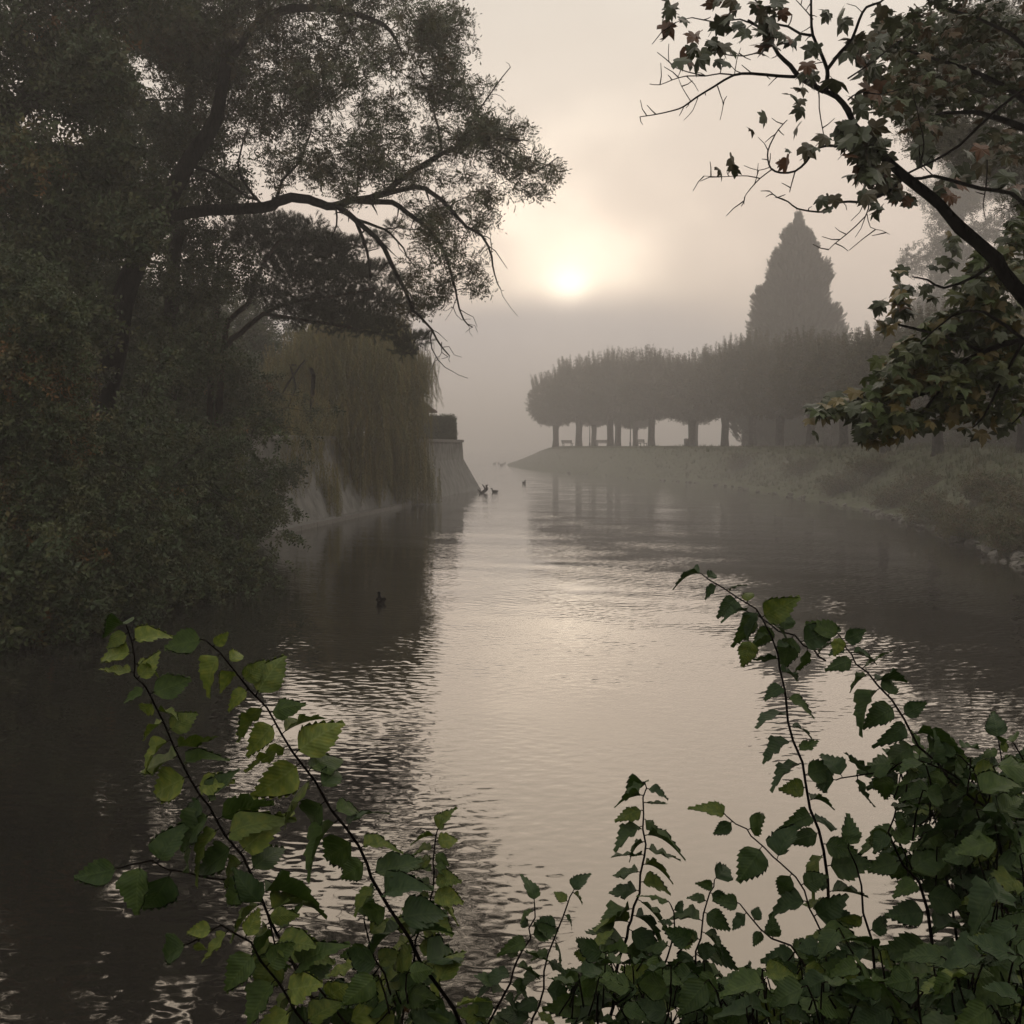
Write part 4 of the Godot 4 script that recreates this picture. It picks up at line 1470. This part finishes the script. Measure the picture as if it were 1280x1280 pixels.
	# leaves: [x, y, spread px, how many, size px, depth]
	var groups := [
		[842, 11, 9, 4, 24, 5.4], [832, 20, 5, 2, 22, 5.4], [835, 40, 6, 2, 30, 5.4], [858, 28, 6, 2, 26, 5.4], [856, 70, 10, 5, 28, 5.3], [872, 48, 6, 2, 26, 5.3], [874, 66, 9, 4, 28, 5.3], [905, 12, 16, 8, 24, 5.5], [899, 35, 7, 3, 28, 5.5], [918, 35, 6, 2, 26, 5.5], [930, 40, 6, 2, 28, 5.5], [896, 57, 8, 3, 28, 5.4], [905, 66, 8, 3, 24, 5.4], [903, 78, 6, 2, 22, 5.4],
		[948, 38, 9, 4, 28, 5.5], [966, 16, 14, 8, 26, 5.5], [968, 38, 14, 8, 27, 5.5], [955, 58, 12, 6, 28, 5.5], [986, 50, 9, 4, 24, 5.5], [940, 10, 12, 4, 24, 5.5], [1010, 90, 9, 4, 30, 5.6], [1020, 66, 7, 3, 24, 5.6], [1046, 102, 3, 1, 34, 5.7], [986, 118, 3, 1, 26, 5.5], [1001, 110, 4, 2, 20, 5.5], [1000, 126, 3, 1, 22, 5.5], [998, 138, 3, 1, 20, 5.5], [957, 147, 2, 1, 28, 5.4], [940, 163, 2, 1, 17, 5.4], [993, 157, 4, 1, 24, 5.4], [985, 204, 3, 1, 34, 5.4], [984, 188, 2, 1, 14, 5.4], [975, 205, 2, 1, 14, 5.4], [1030, 169, 6, 2, 24, 5.6], [1013, 186, 6, 2, 28, 5.5],
		[916, 200, 3, 1, 26, 5.3], [900, 216, 3, 1, 24, 5.3], [916, 214, 3, 1, 26, 5.3], [1040, 247, 5, 2, 22, 5.4], [1025, 254, 3, 1, 24, 5.4], [1033, 262, 3, 1, 20, 5.4], [1082, 246, 6, 3, 28, 5.5], [1095, 262, 6, 3, 24, 5.6], [1080, 178, 22, 26, 32, 5.8], [1088, 212, 18, 14, 30, 5.8], [1060, 165, 14, 8, 28, 5.7], [1100, 195, 18, 8, 28, 5.9], [1110, 235, 16, 12, 24, 5.9], [1130, 250, 12, 7, 22, 6.0], [1105, 225, 14, 8, 22, 6.0], [1055, 25, 8, 3, 24, 6.0], [1035, 18, 5, 2, 20, 5.8],
		[1068, 55, 14, 8, 28, 6.2], [1090, 60, 14, 9, 28, 6.3], [1105, 22, 14, 6, 26, 6.4], [1080, 85, 12, 7, 30, 6.2], [1090, 110, 14, 9, 28, 6.3], [1075, 130, 12, 6, 26, 6.1], [1155, 188, 8, 4, 30, 6.2], [1175, 240, 9, 4, 26, 6.1], [1190, 250, 5, 2, 24, 6.1], [1200, 215, 14, 7, 28, 6.5], [1225, 200, 14, 7, 28, 6.5], [1260, 235, 14, 5, 28, 6.5],
		[1127, 343, 6, 4, 24, 6.3], [1122, 365, 9, 8, 27, 6.4], [1128, 385, 10, 8, 27, 6.4], [1105, 385, 9, 5, 25, 6.4], [1110, 405, 10, 6, 26, 6.4], [1185, 300, 8, 4, 24, 6.2], [1190, 320, 10, 5, 26, 6.3], [1175, 330, 9, 4, 22, 6.3], [1165, 365, 9, 4, 22, 6.4],
		[1020, 512, 7, 4, 26, 6.8], [1022, 543, 3, 1, 22, 6.8], [1012, 525, 3, 1, 22, 6.8], [1045, 505, 10, 8, 27, 6.8], [1070, 500, 12, 8, 28, 6.8], [1090, 548, 8, 5, 28, 6.8], [1085, 525, 10, 6, 28, 6.8], [1115, 550, 10, 5, 27, 6.9], [1175, 532, 9, 4, 27, 6.9], [1205, 535, 6, 2, 26, 6.9], [1225, 545, 5, 2, 26, 6.9], [1250, 530, 9, 4, 28, 7.0],
	]
	var mids := []
	for s in groups:
		for k in s[3]:
			var a := rr(0, TAU)
			var r: float = s[2] * sqrt(rng.randf()) * 1.15
			mids.append([s[0] + cos(a) * r, s[1] + sin(a) * r, s[4] * rr(0.72, 1.12), s[5] + rr(-0.12, 0.12)])
	var made := 0
	var cl := [Cloud.new(), Cloud.new(), Cloud.new(), Cloud.new()]
	for q in mids:
		made += 1
		var at := P(q[0], q[1], q[3])
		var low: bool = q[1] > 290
		var dir := (Vector3(rr(-1, 1), rr(-1.1, 0.25), rr(-0.7, 0.7))).normalized()
		var nrm := (Vector3(rr(-0.7, 0.7), rr(0.1, 1.0), rr(0.1, 1.0))).normalized()
		if low:
			dir = Vector3(rr(-1, 0.5), rr(-0.9, 0.0), rr(-0.3, 0.9)).normalized()
			nrm = (Vector3(rr(-0.5, 0.5), 1.0, rr(0.0, 0.9))).normalized()
		var l: float = q[2] * q[3] / F * 0.86
		if made > 296:
			var cb2 := basis_of(dir, nrm, l)
			cl[made % 4].t.append(Transform3D(cb2, at - cb2.y * 0.4))
			cl[made % 4].c.append(pick([Color(0.036, 0.044, 0.018), Color(0.04, 0.048, 0.02), Color(0.09, 0.068, 0.02), Color(0.034, 0.042, 0.02)]))
			continue
		var o := MeshInstance3D.new()
		o.name = "leaf"
		o.mesh = G.maple[rng.randi() % 4]
		var mi := 0
		var u := rng.randf()
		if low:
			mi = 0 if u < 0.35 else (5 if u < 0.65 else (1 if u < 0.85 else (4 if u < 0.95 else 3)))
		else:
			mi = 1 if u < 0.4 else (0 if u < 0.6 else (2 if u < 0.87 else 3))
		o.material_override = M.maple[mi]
		t.add_child(o, true)
		var bs := basis_of(dir, nrm, l)
		o.transform = Transform3D(bs, at - bs.y * 0.4 - base)
	# the mass of leaves that cannot be told apart
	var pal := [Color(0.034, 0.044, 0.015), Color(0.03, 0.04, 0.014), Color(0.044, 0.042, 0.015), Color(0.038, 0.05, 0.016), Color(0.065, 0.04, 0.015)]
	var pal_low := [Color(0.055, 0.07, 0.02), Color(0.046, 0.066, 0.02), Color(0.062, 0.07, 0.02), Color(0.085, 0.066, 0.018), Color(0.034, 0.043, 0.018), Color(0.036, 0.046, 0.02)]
	var fields := [[1130, 40, 44, 36, 120, 7.6], [1180, 30, 50, 40, 160, 8.2], [1240, 40, 50, 45, 170, 8.6], [1130, 90, 38, 30, 100, 7.4], [1180, 100, 50, 35, 170, 8.2], [1240, 110, 50, 40, 170, 8.6], [1110, 130, 28, 18, 40, 7.0], [1160, 150, 36, 16, 60, 7.8], [1260, 180, 40, 30, 70, 8.4], [1200, -40, 110, 40, 200, 8.2], [1290, 80, 40, 80, 140, 8.8],
		[1150, 440, 40, 22, 90, 6.9], [1190, 410, 40, 26, 120, 7.0], [1240, 395, 40, 40, 150, 7.1], [1180, 470, 50, 28, 150, 6.9], [1120, 480, 40, 24, 90, 6.8], [1230, 460, 40, 30, 130, 7.1], [1265, 450, 36, 40, 110, 7.2], [1130, 520, 40, 20, 80, 6.8], [1075, 505, 36, 12, 46, 6.8], [1035, 510, 20, 9, 16, 6.8], [1090, 535, 16, 18, 26, 6.8], [1110, 455, 26, 12, 26, 6.7], [1200, 505, 36, 20, 80, 7.0], [1262, 500, 26, 22, 46, 7.1], [1250, 330, 34, 30, 90, 6.9], [1220, 365, 30, 26, 80, 6.8], [1290, 300, 40, 60, 120, 7.4]]
	for fd in fields:
		var low: bool = fd[1] > 290
		for k in int(fd[4] * (1.0 if low else 1.15)):
			var q := rdir() * pow(rng.randf(), 0.4)
			var at := P(fd[0] + q.x * fd[2], fd[1] + q.y * fd[3], fd[5] + q.z * (0.45 if low else 0.9))
			var dir := Vector3(rr(-1, 0.6), rr(-0.9, 0.1), rr(-0.6, 0.8)).normalized()
			var nrm := Vector3(rr(-0.5, 0.5), 1.0, rr(-0.2, 0.9)).normalized()
			var l := rr(0.075, 0.12) if low else rr(0.07, 0.105)
			var j := rng.randi() % 4
			cl[j].t.append(Transform3D(basis_of(dir, nrm, l), at))
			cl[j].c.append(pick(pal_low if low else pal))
	for j in 4:
		spread(t, "foliage", G.maple[j], M.maple_rest, cl[j])
	# limbs that carry the upper mass
	for l in [[[1420, 260], [1330, 170], [1260, 110], [1190, 80], [1120, 60]], [[1420, 260], [1340, 120], [1260, 40], [1180, 10]], [[1330, 170], [1280, 160], [1220, 140], [1150, 145]]]:
		var m := MB.new()
		var pts := soften(px_line(l, 8.2, 7.6))
		if l[0][0] == 1420:
			pts.insert(0, Vector3(5.3, 2.2, -6.3))
		m.tube(pts, taper(pts.size(), 0.04, 0.006), 6)
		part(t, "branch", m, M.bark)
	# a finer-leaved tree behind it on the bank
	rng.seed = 402
	var b := on(15.8, 28)
	var ps := []
	for s in [[1170, 165, 36, 22], [1215, 175, 36, 24], [1255, 195, 30, 26], [1150, 120, 30, 26], [1200, 60, 60, 40], [1270, 120, 50, 50], [1300, 240, 36, 40], [1260, 30, 60, 40], [1330, 150, 50, 60]]:
		ps.append(px_puff(s[0], s[1], s[2], s[3], 27.5 + rr(-1, 1)) + [rr(0.5, 0.9)])
	broad_tree("birch_tree", "fine-leaved tree on the right bank behind the maple crown", b, soften([b + Vector3(0, -0.2, 0)] + px_line([[1345, 520], [1335, 380], [1320, 250], [1290, 130], [1270, 20]], 28)), taper(11, 0.2, 0.04), ps, 500, 0.26, 0.42, [Color(0.045, 0.05, 0.022), Color(0.05, 0.048, 0.024)], "ash", 0.6)

# ---------------------------------------------------------------- elm shoots in front
# stems: [points in px, depth at foot, depth at tip, width px at foot, leaf size px, gap px, face (0 level, 1 turned to the viewer), from share of stem]
func elm_shrub(called: String, label: String, base: Vector3, stems: Array, fill: Array, tones: Array) -> void:
	var t := thing(called, label, "shrub", base)
	var made := 0
	for s in stems:
		var list: Array = s[0].duplicate()
		list.reverse()                         # foot first
		var pts := soften(px_line(list, s[1], s[2]))
		for k in range(1, pts.size() - 1):
			pts[k] += rdir() * 0.006
		var m := MB.new()
		var w0: float = s[3] * s[1] / F * 0.42
		var foot: Vector3 = pts[0]
		if list[0][1] > 1255:                  # goes on below the frame to the ground
			var g := Vector3(foot.x * 0.6 + base.x * 0.4, base.y, base.z + rr(-0.1, 0.1))
			pts = [g, foot.lerp(g, 0.5) + Vector3(rr(-0.04, 0.04), 0, 0)] + pts
			w0 *= 1.2
		m.tube(pts, taper(pts.size(), w0, 0.0013), 7)
		# leaves left and right in turn
		var total := 0.0
		for k in pts.size() - 1:
			total += pts[k].distance_to(pts[k + 1])
		var step: float = s[5] * s[1] / F
		var run := 0.0
		var side := 1.0
		var next: float = total * s[7]
		var k := 0
		var acc := 0.0
		while next < total and made < 298:
			while k < pts.size() - 2 and acc + pts[k].distance_to(pts[k + 1]) < next:
				acc += pts[k].distance_to(pts[k + 1])
				k += 1
			var p: Vector3 = pts[k].lerp(pts[k + 1], clampf((next - acc) / pts[k].distance_to(pts[k + 1]), 0, 1))
			var along: Vector3 = (pts[k + 1] - pts[k]).normalized()
			var left := 1.0 - (next / total)
			var l: float = s[4] * s[1] / F * rr(0.62, 1.2) * (0.62 + 0.38 * clampf(left * 5.0, 0, 1))
			put_leaf(t, m, p, along, side, l, s[6], [2, 4, 2, 4, 0] if called == "elm_shrub" and left < 0.2 else tones, base)  # tip leaves get lighter yellow-green tones, a backlit look painted into their colour
			made += 1
			side = -side
			next += step * rr(0.75, 1.25) * (0.72 if called == "elm_shrub" and left < 0.55 else 1.0)
		# one at the tip
		put_leaf(t, m, pts[-1], (pts[-1] - pts[-2]).normalized(), 0.0, s[4] * s[2] / F * 0.75, s[6], tones, base)
		made += 1
		part(t, "stem", m, M.twig)
	# leaves on short side twigs that fill the bush
	var m2 := MB.new()
	for f in fill:
		for k in f[5]:
			if made >= 298:
				break
			var a := rr(0, TAU)
			var r := sqrt(rng.randf())
			var p := P(f[0] + cos(a) * r * f[2], f[1] + sin(a) * r * f[3], f[4] + rr(-0.22, 0.22))
			var along := Vector3(rr(-0.5, 0.5), 1, rr(-0.4, 0.4)).normalized()
			m2.tube(wander(p - along * rr(0.03, 0.08) + rdir() * 0.02, p, 2, 0.05), [0.0019, 0.0016, 0.0013], 5, false)
			put_leaf(t, m2, p, along, 1.0 if rng.randf() < 0.5 else -1.0, f[6] * f[4] / F * rr(0.6, 1.12), rr(0.1, 0.75), tones, base)
			made += 1
	if m2.v.size():
		part(t, "twigs", m2, M.twig)

func put_leaf(t: Node3D, m: MB, p: Vector3, along: Vector3, side: float, l: float, face: float, tones: Array, base: Vector3) -> void:
	var right := along.cross(Vector3(0, 0.25, 1)).normalized()        # to the right as seen from the camera side
	var dir: Vector3
	if side == 0.0:
		dir = (along + rdir() * 0.5 + Vector3.DOWN * 0.4).normalized()
	else:
		dir = (right * side + along * rr(0.0, 0.5) + Vector3.DOWN * rr(0.1, 0.6) + Vector3(0, 0, rr(-0.55, 0.65))).normalized()
	var nrm := (Vector3.UP * rr(0.5, 1.0) * (1.25 - face) + Vector3(0, 0, 1) * face * rr(0.3, 1.3) + rdir() * 0.5).normalized()
	var stalk := p + dir * l * 0.12
	m.tube([p, stalk + Vector3(0, 0.002, 0), stalk + dir * l * 0.04], [0.0012, 0.001, 0.0009], 4, false)
	var o := MeshInstance3D.new()
	o.name = "leaf"
	o.mesh = G.elm[rng.randi() % G.elm.size()]
	o.material_override = M.elm[tones[rng.randi() % tones.size()]]
	t.add_child(o, true)
	o.transform = Transform3D(basis_of(dir, nrm, l), stalk - base)

func build_shoots() -> void:
	rng.seed = 501
	var foot := func(x: float, d: float) -> Vector3:
		return Vector3(x, ground(x, d), -d)
	elm_shrub("elm_shrub", "young elm with long arching shoots and big pale green leaves over dark water", foot.call(-0.55, 1.75), [
		[[[158, 782], [166, 825], [178, 860], [205, 905], [240, 970], [262, 1005], [285, 1045], [320, 1105], [345, 1165], [375, 1225], [410, 1290]], 1.75, 1.95, 4.5, 62, 20, 0.5, 0.16],
		[[[256, 800], [292, 838], [335, 885], [368, 944], [413, 1012], [445, 1060], [468, 1098], [513, 1175], [545, 1230], [580, 1290]], 1.7, 1.9, 6, 64, 22, 0.52, 0.14],
		[[[150, 1085], [190, 1080], [230, 1090], [280, 1100], [322, 1110]], 1.85, 1.8, 3, 66, 36, 0.55, 0.5],
		[[[235, 1180], [275, 1160], [310, 1180], [350, 1230], [390, 1290]], 1.65, 1.7, 4, 66, 28, 0.75, 0.3],
		[[[330, 1130], [345, 1190], [400, 1230], [440, 1290]], 1.7, 1.7, 4, 64, 30, 0.75, 0.3],
		[[[546, 1040], [543, 1075], [538, 1110], [528, 1150], [515, 1200], [500, 1290]], 1.9, 2.0, 3.5, 46, 11, 0.3, 0.3],
		[[[455, 1150], [470, 1200], [490, 1240], [505, 1290]], 1.75, 1.8, 4, 56, 30, 0.7, 0.1],
	], [[470, 1235, 60, 40, 1.8, 14, 46], [560, 1240, 45, 35, 1.9, 12, 40], [310, 1245, 70, 35, 1.75, 8, 52], [400, 1250, 60, 30, 1.75, 8, 48]], [0, 2, 0, 1, 1, 3, 2, 0, 4, 3, 0, 1])
	rng.seed = 502
	elm_shrub("elm_sapling", "slender upright elm shoots with neat paired leaves against bright water", foot.call(0.25, 1.9), [
		[[[806, 978], [807, 997], [804, 1035], [805, 1072], [801, 1115], [790, 1150], [782, 1175], [772, 1217], [757, 1290]], 2.05, 2.15, 5, 50, 10.5, 0.16, 0.42],
		[[[668, 1128], [666, 1145], [660, 1172], [648, 1200], [635, 1228], [605, 1290]], 2.0, 2.05, 3.5, 42, 12, 0.35, 0.4],
		[[[716, 1115], [711, 1132], [695, 1172], [682, 1217], [672, 1255], [662, 1290]], 2.0, 2.1, 3.5, 38, 15, 0.25, 0.4],
		[[[893, 1100], [888, 1118], [875, 1172], [870, 1210], [857, 1255], [850, 1290]], 2.0, 2.1, 4, 48, 12, 0.45, 0.35],
		[[[838, 1130], [840, 1160], [832, 1200], [815, 1250], [805, 1290]], 1.95, 2.0, 4, 46, 17, 0.4, 0.2],
		[[[740, 1185], [745, 1215], [748, 1250], [750, 1290]], 1.9, 1.95, 4, 42, 15, 0.5, 0.1],
	], [[770, 1225, 60, 40, 1.95, 34, 42], [860, 1225, 70, 50, 1.95, 44, 44], [700, 1275, 60, 14, 1.9, 7, 32], [615, 1270, 40, 16, 1.9, 8, 34], [900, 1170, 40, 40, 2.0, 12, 42]], [0, 1, 1, 3, 0, 3, 2])
	rng.seed = 503
	elm_shrub("elm_bush", "bushy elm with crowded dark toothed leaves and one yellow leaf near its top", foot.call(1.0, 1.8), [
		[[[878, 718], [900, 735], [942, 762], [962, 795], [977, 837], [983, 878], [995, 927], [1007, 982], [1021, 1035], [1032, 1100], [1042, 1180], [1048, 1290]], 1.95, 2.2, 5, 46, 16, 0.45, 0.3],
		[[[935, 765], [962, 780], [990, 795], [1015, 812], [1032, 826]], 2.15, 2.15, 3, 42, 16, 0.6, 0.1],
		[[[1050, 795], [1064, 822], [1082, 840], [1112, 875], [1147, 930], [1190, 975], [1240, 1015], [1310, 1060]], 1.9, 2.1, 5, 50, 14, 0.5, 0.05],
		[[[908, 1020], [930, 1036], [955, 1058], [978, 1080], [1005, 1117], [1020, 1150], [1042, 1182]], 1.95, 2.0, 3, 46, 22, 0.6, 0.2],
		[[[925, 1130], [950, 1162], [985, 1180], [1010, 1220], [1030, 1290]], 1.9, 1.95, 4, 38, 18, 0.5, 0.1],
		[[[1120, 1010], [1110, 1040], [1130, 1080], [1160, 1140], [1180, 1290]], 1.85, 1.95, 6, 52, 20, 0.65, 0.1],
		[[[1045, 975], [1070, 970], [1110, 965], [1150, 950], [1200, 975]], 1.9, 2.0, 3, 48, 18, 0.6, 0.05],
		[[[1200, 945], [1230, 990], [1250, 1060], [1260, 1150], [1255, 1290]], 1.8, 1.95, 6, 52, 19, 0.6, 0.1],
		[[[1268, 930], [1290, 980], [1310, 1060], [1320, 1290]], 1.8, 1.9, 6, 50, 20, 0.6, 0.1],
		[[[1060, 1060], [1075, 1110], [1090, 1180], [1100, 1290]], 1.85, 1.9, 5, 50, 19, 0.65, 0.1],
	], [[1060, 1090, 50, 50, 1.95, 12, 50], [1160, 1000, 60, 45, 1.95, 18, 50], [1220, 1080, 60, 70, 1.9, 26, 54], [1130, 1170, 80, 60, 1.85, 28, 54], [1230, 1200, 60, 50, 1.6, 14, 62]], [0, 1, 3, 1, 3, 0, 3, 1, 2])
	rng.seed = 504
	elm_shrub("elm_thicket", "low thicket of dark elm leaves filling the bank at the foot of the bushy elm", foot.call(0.95, 1.55), [
		[[[1000, 1200], [1010, 1290]], 1.7, 1.75, 5, 50, 20, 0.6, 0.3],
		[[[1100, 1190], [1110, 1290]], 1.65, 1.7, 5, 54, 20, 0.6, 0.3],
		[[[1245, 1130], [1240, 1200], [1235, 1290]], 1.5, 1.55, 6, 78, 40, 0.7, 0.1],
	], [[980, 1245, 60, 40, 1.75, 30, 46], [1080, 1245, 70, 45, 1.7, 40, 50], [1180, 1245, 80, 50, 1.6, 46, 54], [1260, 1220, 40, 70, 1.6, 26, 62], [1030, 1190, 40, 40, 1.85, 16, 48], [920, 1260, 50, 24, 1.85, 24, 44], [1260, 1100, 30, 60, 1.85, 16, 50], [1185, 975, 65, 45, 1.95, 24, 46], [1240, 1030, 45, 60, 1.9, 24, 48], [1135, 1080, 55, 60, 1.9, 22, 46]], [0, 1, 3, 3, 1, 0, 2])
	rng.seed = 505
	elm_shrub("elm_coppice", "tall dense elm growth behind the bushy elm, crowded with dark leaves", foot.call(1.35, 2.1), [
		[[[1200, 935], [1215, 985], [1230, 1060], [1240, 1150], [1245, 1290]], 2.05, 2.2, 5, 46, 11, 0.5, 0.3],
		[[[1248, 925], [1258, 985], [1265, 1060], [1275, 1150], [1280, 1290]], 2.05, 2.2, 5, 46, 11, 0.5, 0.3],
		[[[1290, 935], [1292, 1000], [1300, 1100], [1305, 1290]], 2.05, 2.2, 5, 46, 12, 0.5, 0.3],
		[[[1150, 950], [1165, 1010], [1180, 1080], [1195, 1170], [1205, 1290]], 2.05, 2.2, 5, 46, 11, 0.5, 0.3],
	], [[1220, 980, 70, 40, 2.15, 34, 44], [1230, 1060, 60, 60, 2.1, 34, 46], [1160, 1040, 50, 50, 2.1, 20, 44]], [0, 1, 3, 3, 1, 0, 2])
	# the single yellow leaf and the single rusty one
	for q in [["elm_bush", 1050, 798, 2.05, 24.0, 4], ["elm_shrub", 520, 1228, 1.85, 40.0, 5], ["elm_bush", 938, 802, 2.1, 34.0, 2]]:
		var t: Node3D = get_node(q[0])
		var o := MeshInstance3D.new()
		o.name = "leaf"
		o.mesh = G.elm[2]
		o.material_override = M.elm[q[5]]
		t.add_child(o, true)
		o.set_meta("label", "yellow leaf" if q[5] == 4 else ("rusty red leaf" if q[5] == 5 else "light green leaf"))
		o.transform = Transform3D(basis_of(Vector3(-0.3, -0.9, 0.2), Vector3(0.2, 0.5, 0.9), q[4] * q[3] / F), P(q[1], q[2], q[3]) - t.position)

# ---------------------------------------------------------------- sky
func sky_texture(sun: Vector3) -> ImageTexture:
	var w := 1024
	var h := 512
	var data := PackedFloat32Array()
	data.resize(w * h * 3)
	var f := FastNoiseLite.new()
	f.seed = 12
	f.frequency = 0.9
	f.fractal_octaves = 4
	var low := Color(0.46, 0.42, 0.41)
	var mid := Color(0.65, 0.54, 0.455)
	var high := Color(0.62, 0.57, 0.505)
	var zen := Color(0.95, 0.91, 0.85)
	for y in h:
		var el := PI * 0.5 - PI * (y + 0.5) / h
		var ed := rad_to_deg(el)
		for x in w:
			var az := wrapf(TAU * (x + 0.5) / w, -PI, PI)
			var dir := Vector3(sin(az) * cos(el), sin(el), -cos(az) * cos(el))
			var nz := f.get_noise_3d(dir.x * 2.0, dir.y * 5.0, dir.z * 2.0)
			var ang := rad_to_deg(dir.angle_to(sun))
			var nz2 := f.get_noise_3d(dir.x * 7.0 + 9.0, dir.y * 9.0, dir.z * 7.0)
			# the top of the fog bank, uneven along the horizon
			var bank := smoothstep(5.2, 8.4, ed + nz * 2.2 + clampf(rad_to_deg(az) - 4.0, 0, 14) * 0.12)
			var c := low.lerp(mid, bank)
			c = c.lerp(high, smoothstep(9.0, 26.0, ed + nz * 3.0))
			c = c.lerp(zen, smoothstep(24.0, 70.0, ed))
			c = c * (1.0 + nz * 0.14)
			# the veiled sun
			var veil := lerpf(0.12, 1.0, smoothstep(6.4, 8.9, ed + nz * 1.2))
			var glow := 1.1 * exp(-ang * ang / 1.0) + 0.8 * exp(-ang * ang / 20.0 * (1.0 - clampf(nz2 * 1.3, -0.6, 0.5))) 
			c += Color(1.0, 0.86, 0.66) * glow * veil + Color(1.0, 0.78, 0.52) * 0.28 * exp(-ang / 9.0) * veil
			var k := (y * w + x) * 3
			data[k] = c.r
			data[k + 1] = c.g
			data[k + 2] = c.b
	return ImageTexture.create_from_image(Image.create_from_data(w, h, false, Image.FORMAT_RGBF, data.to_byte_array()))

func _ready() -> void:
	# camera
	var cam := Camera3D.new()
	cam.name = "camera"
	cam.fov = rad_to_deg(2.0 * atan(0.5))
	cam.near = 0.05
	cam.far = 3000.0
	add_child(cam)
	cam.transform = Transform3D(cam_basis, EYE)
	cam.current = true
	# sky, fog, sun
	var sun_dir := (P(712, 364, 1000.0) - EYE).normalized()
	var env := Environment.new()
	env.background_mode = Environment.BG_SKY
	var sm := PanoramaSkyMaterial.new()
	sm.panorama = sky_texture(sun_dir)
	env.sky = Sky.new()
	env.sky.sky_material = sm
	env.tonemap_mode = Environment.TONE_MAPPER_LINEAR
	env.tonemap_exposure = 1.3
	env.volumetric_fog_enabled = true
	env.volumetric_fog_density = 0.0025
	env.volumetric_fog_albedo = Color(1.0, 0.98, 0.965)
	env.volumetric_fog_anisotropy = 0.35
	env.sdfgi_enabled = true
	env.ssao_enabled = true
	env.ssil_enabled = true
	var we := WorldEnvironment.new()
	we.name = "environment"
	we.environment = env
	add_child(we)
	var sun := DirectionalLight3D.new()
	sun.name = "sun"
	sun.light_color = Color(1.0, 0.93, 0.85)
	sun.light_energy = 0.45
	sun.light_angular_distance = 110.0
	sun.shadow_enabled = true
	add_child(sun)
	sun.look_at_from_position(Vector3.ZERO, -sun_dir)

	# the fog thickens over the open lake
	var fog := FogVolume.new()
	fog.name = "fog_bank"
	fog.shape = RenderingServer.FOG_VOLUME_SHAPE_BOX
	fog.size = Vector3(780, 34, 1210)
	var fm := FogMaterial.new()
	fm.density = 0.0022
	fm.albedo = Color(0.97, 0.95, 0.94)
	fog.material = fm
	add_child(fog)
	fog.position = Vector3(0, 16.9, -58 - 605)
	fog.set_meta("kind", "stuff")
	fog.set_meta("label", "bank of pale fog lying over the open lake")
	fog.set_meta("category", "fog")

	var mist := FogVolume.new()
	mist.name = "river_mist"
	mist.shape = RenderingServer.FOG_VOLUME_SHAPE_ELLIPSOID
	mist.size = Vector3(64, 6.4, 170)
	var mm := FogMaterial.new()
	mm.density = 0.0042
	mm.albedo = Color(0.97, 0.95, 0.94)
	mist.material = mm
	add_child(mist)
	mist.position = Vector3(12, -0.4, -105)
	mist.set_meta("kind", "stuff")
	mist.set_meta("label", "thin mist lying low on the water of the channel")
	mist.set_meta("category", "mist")

	make_materials()
	make_shapes()
	build_land()
	build_water()
	build_terrace()
	build_left_trees()
	build_right_side()
	build_bank_cover()
	build_ducks()
	build_maple()
	build_shoots()
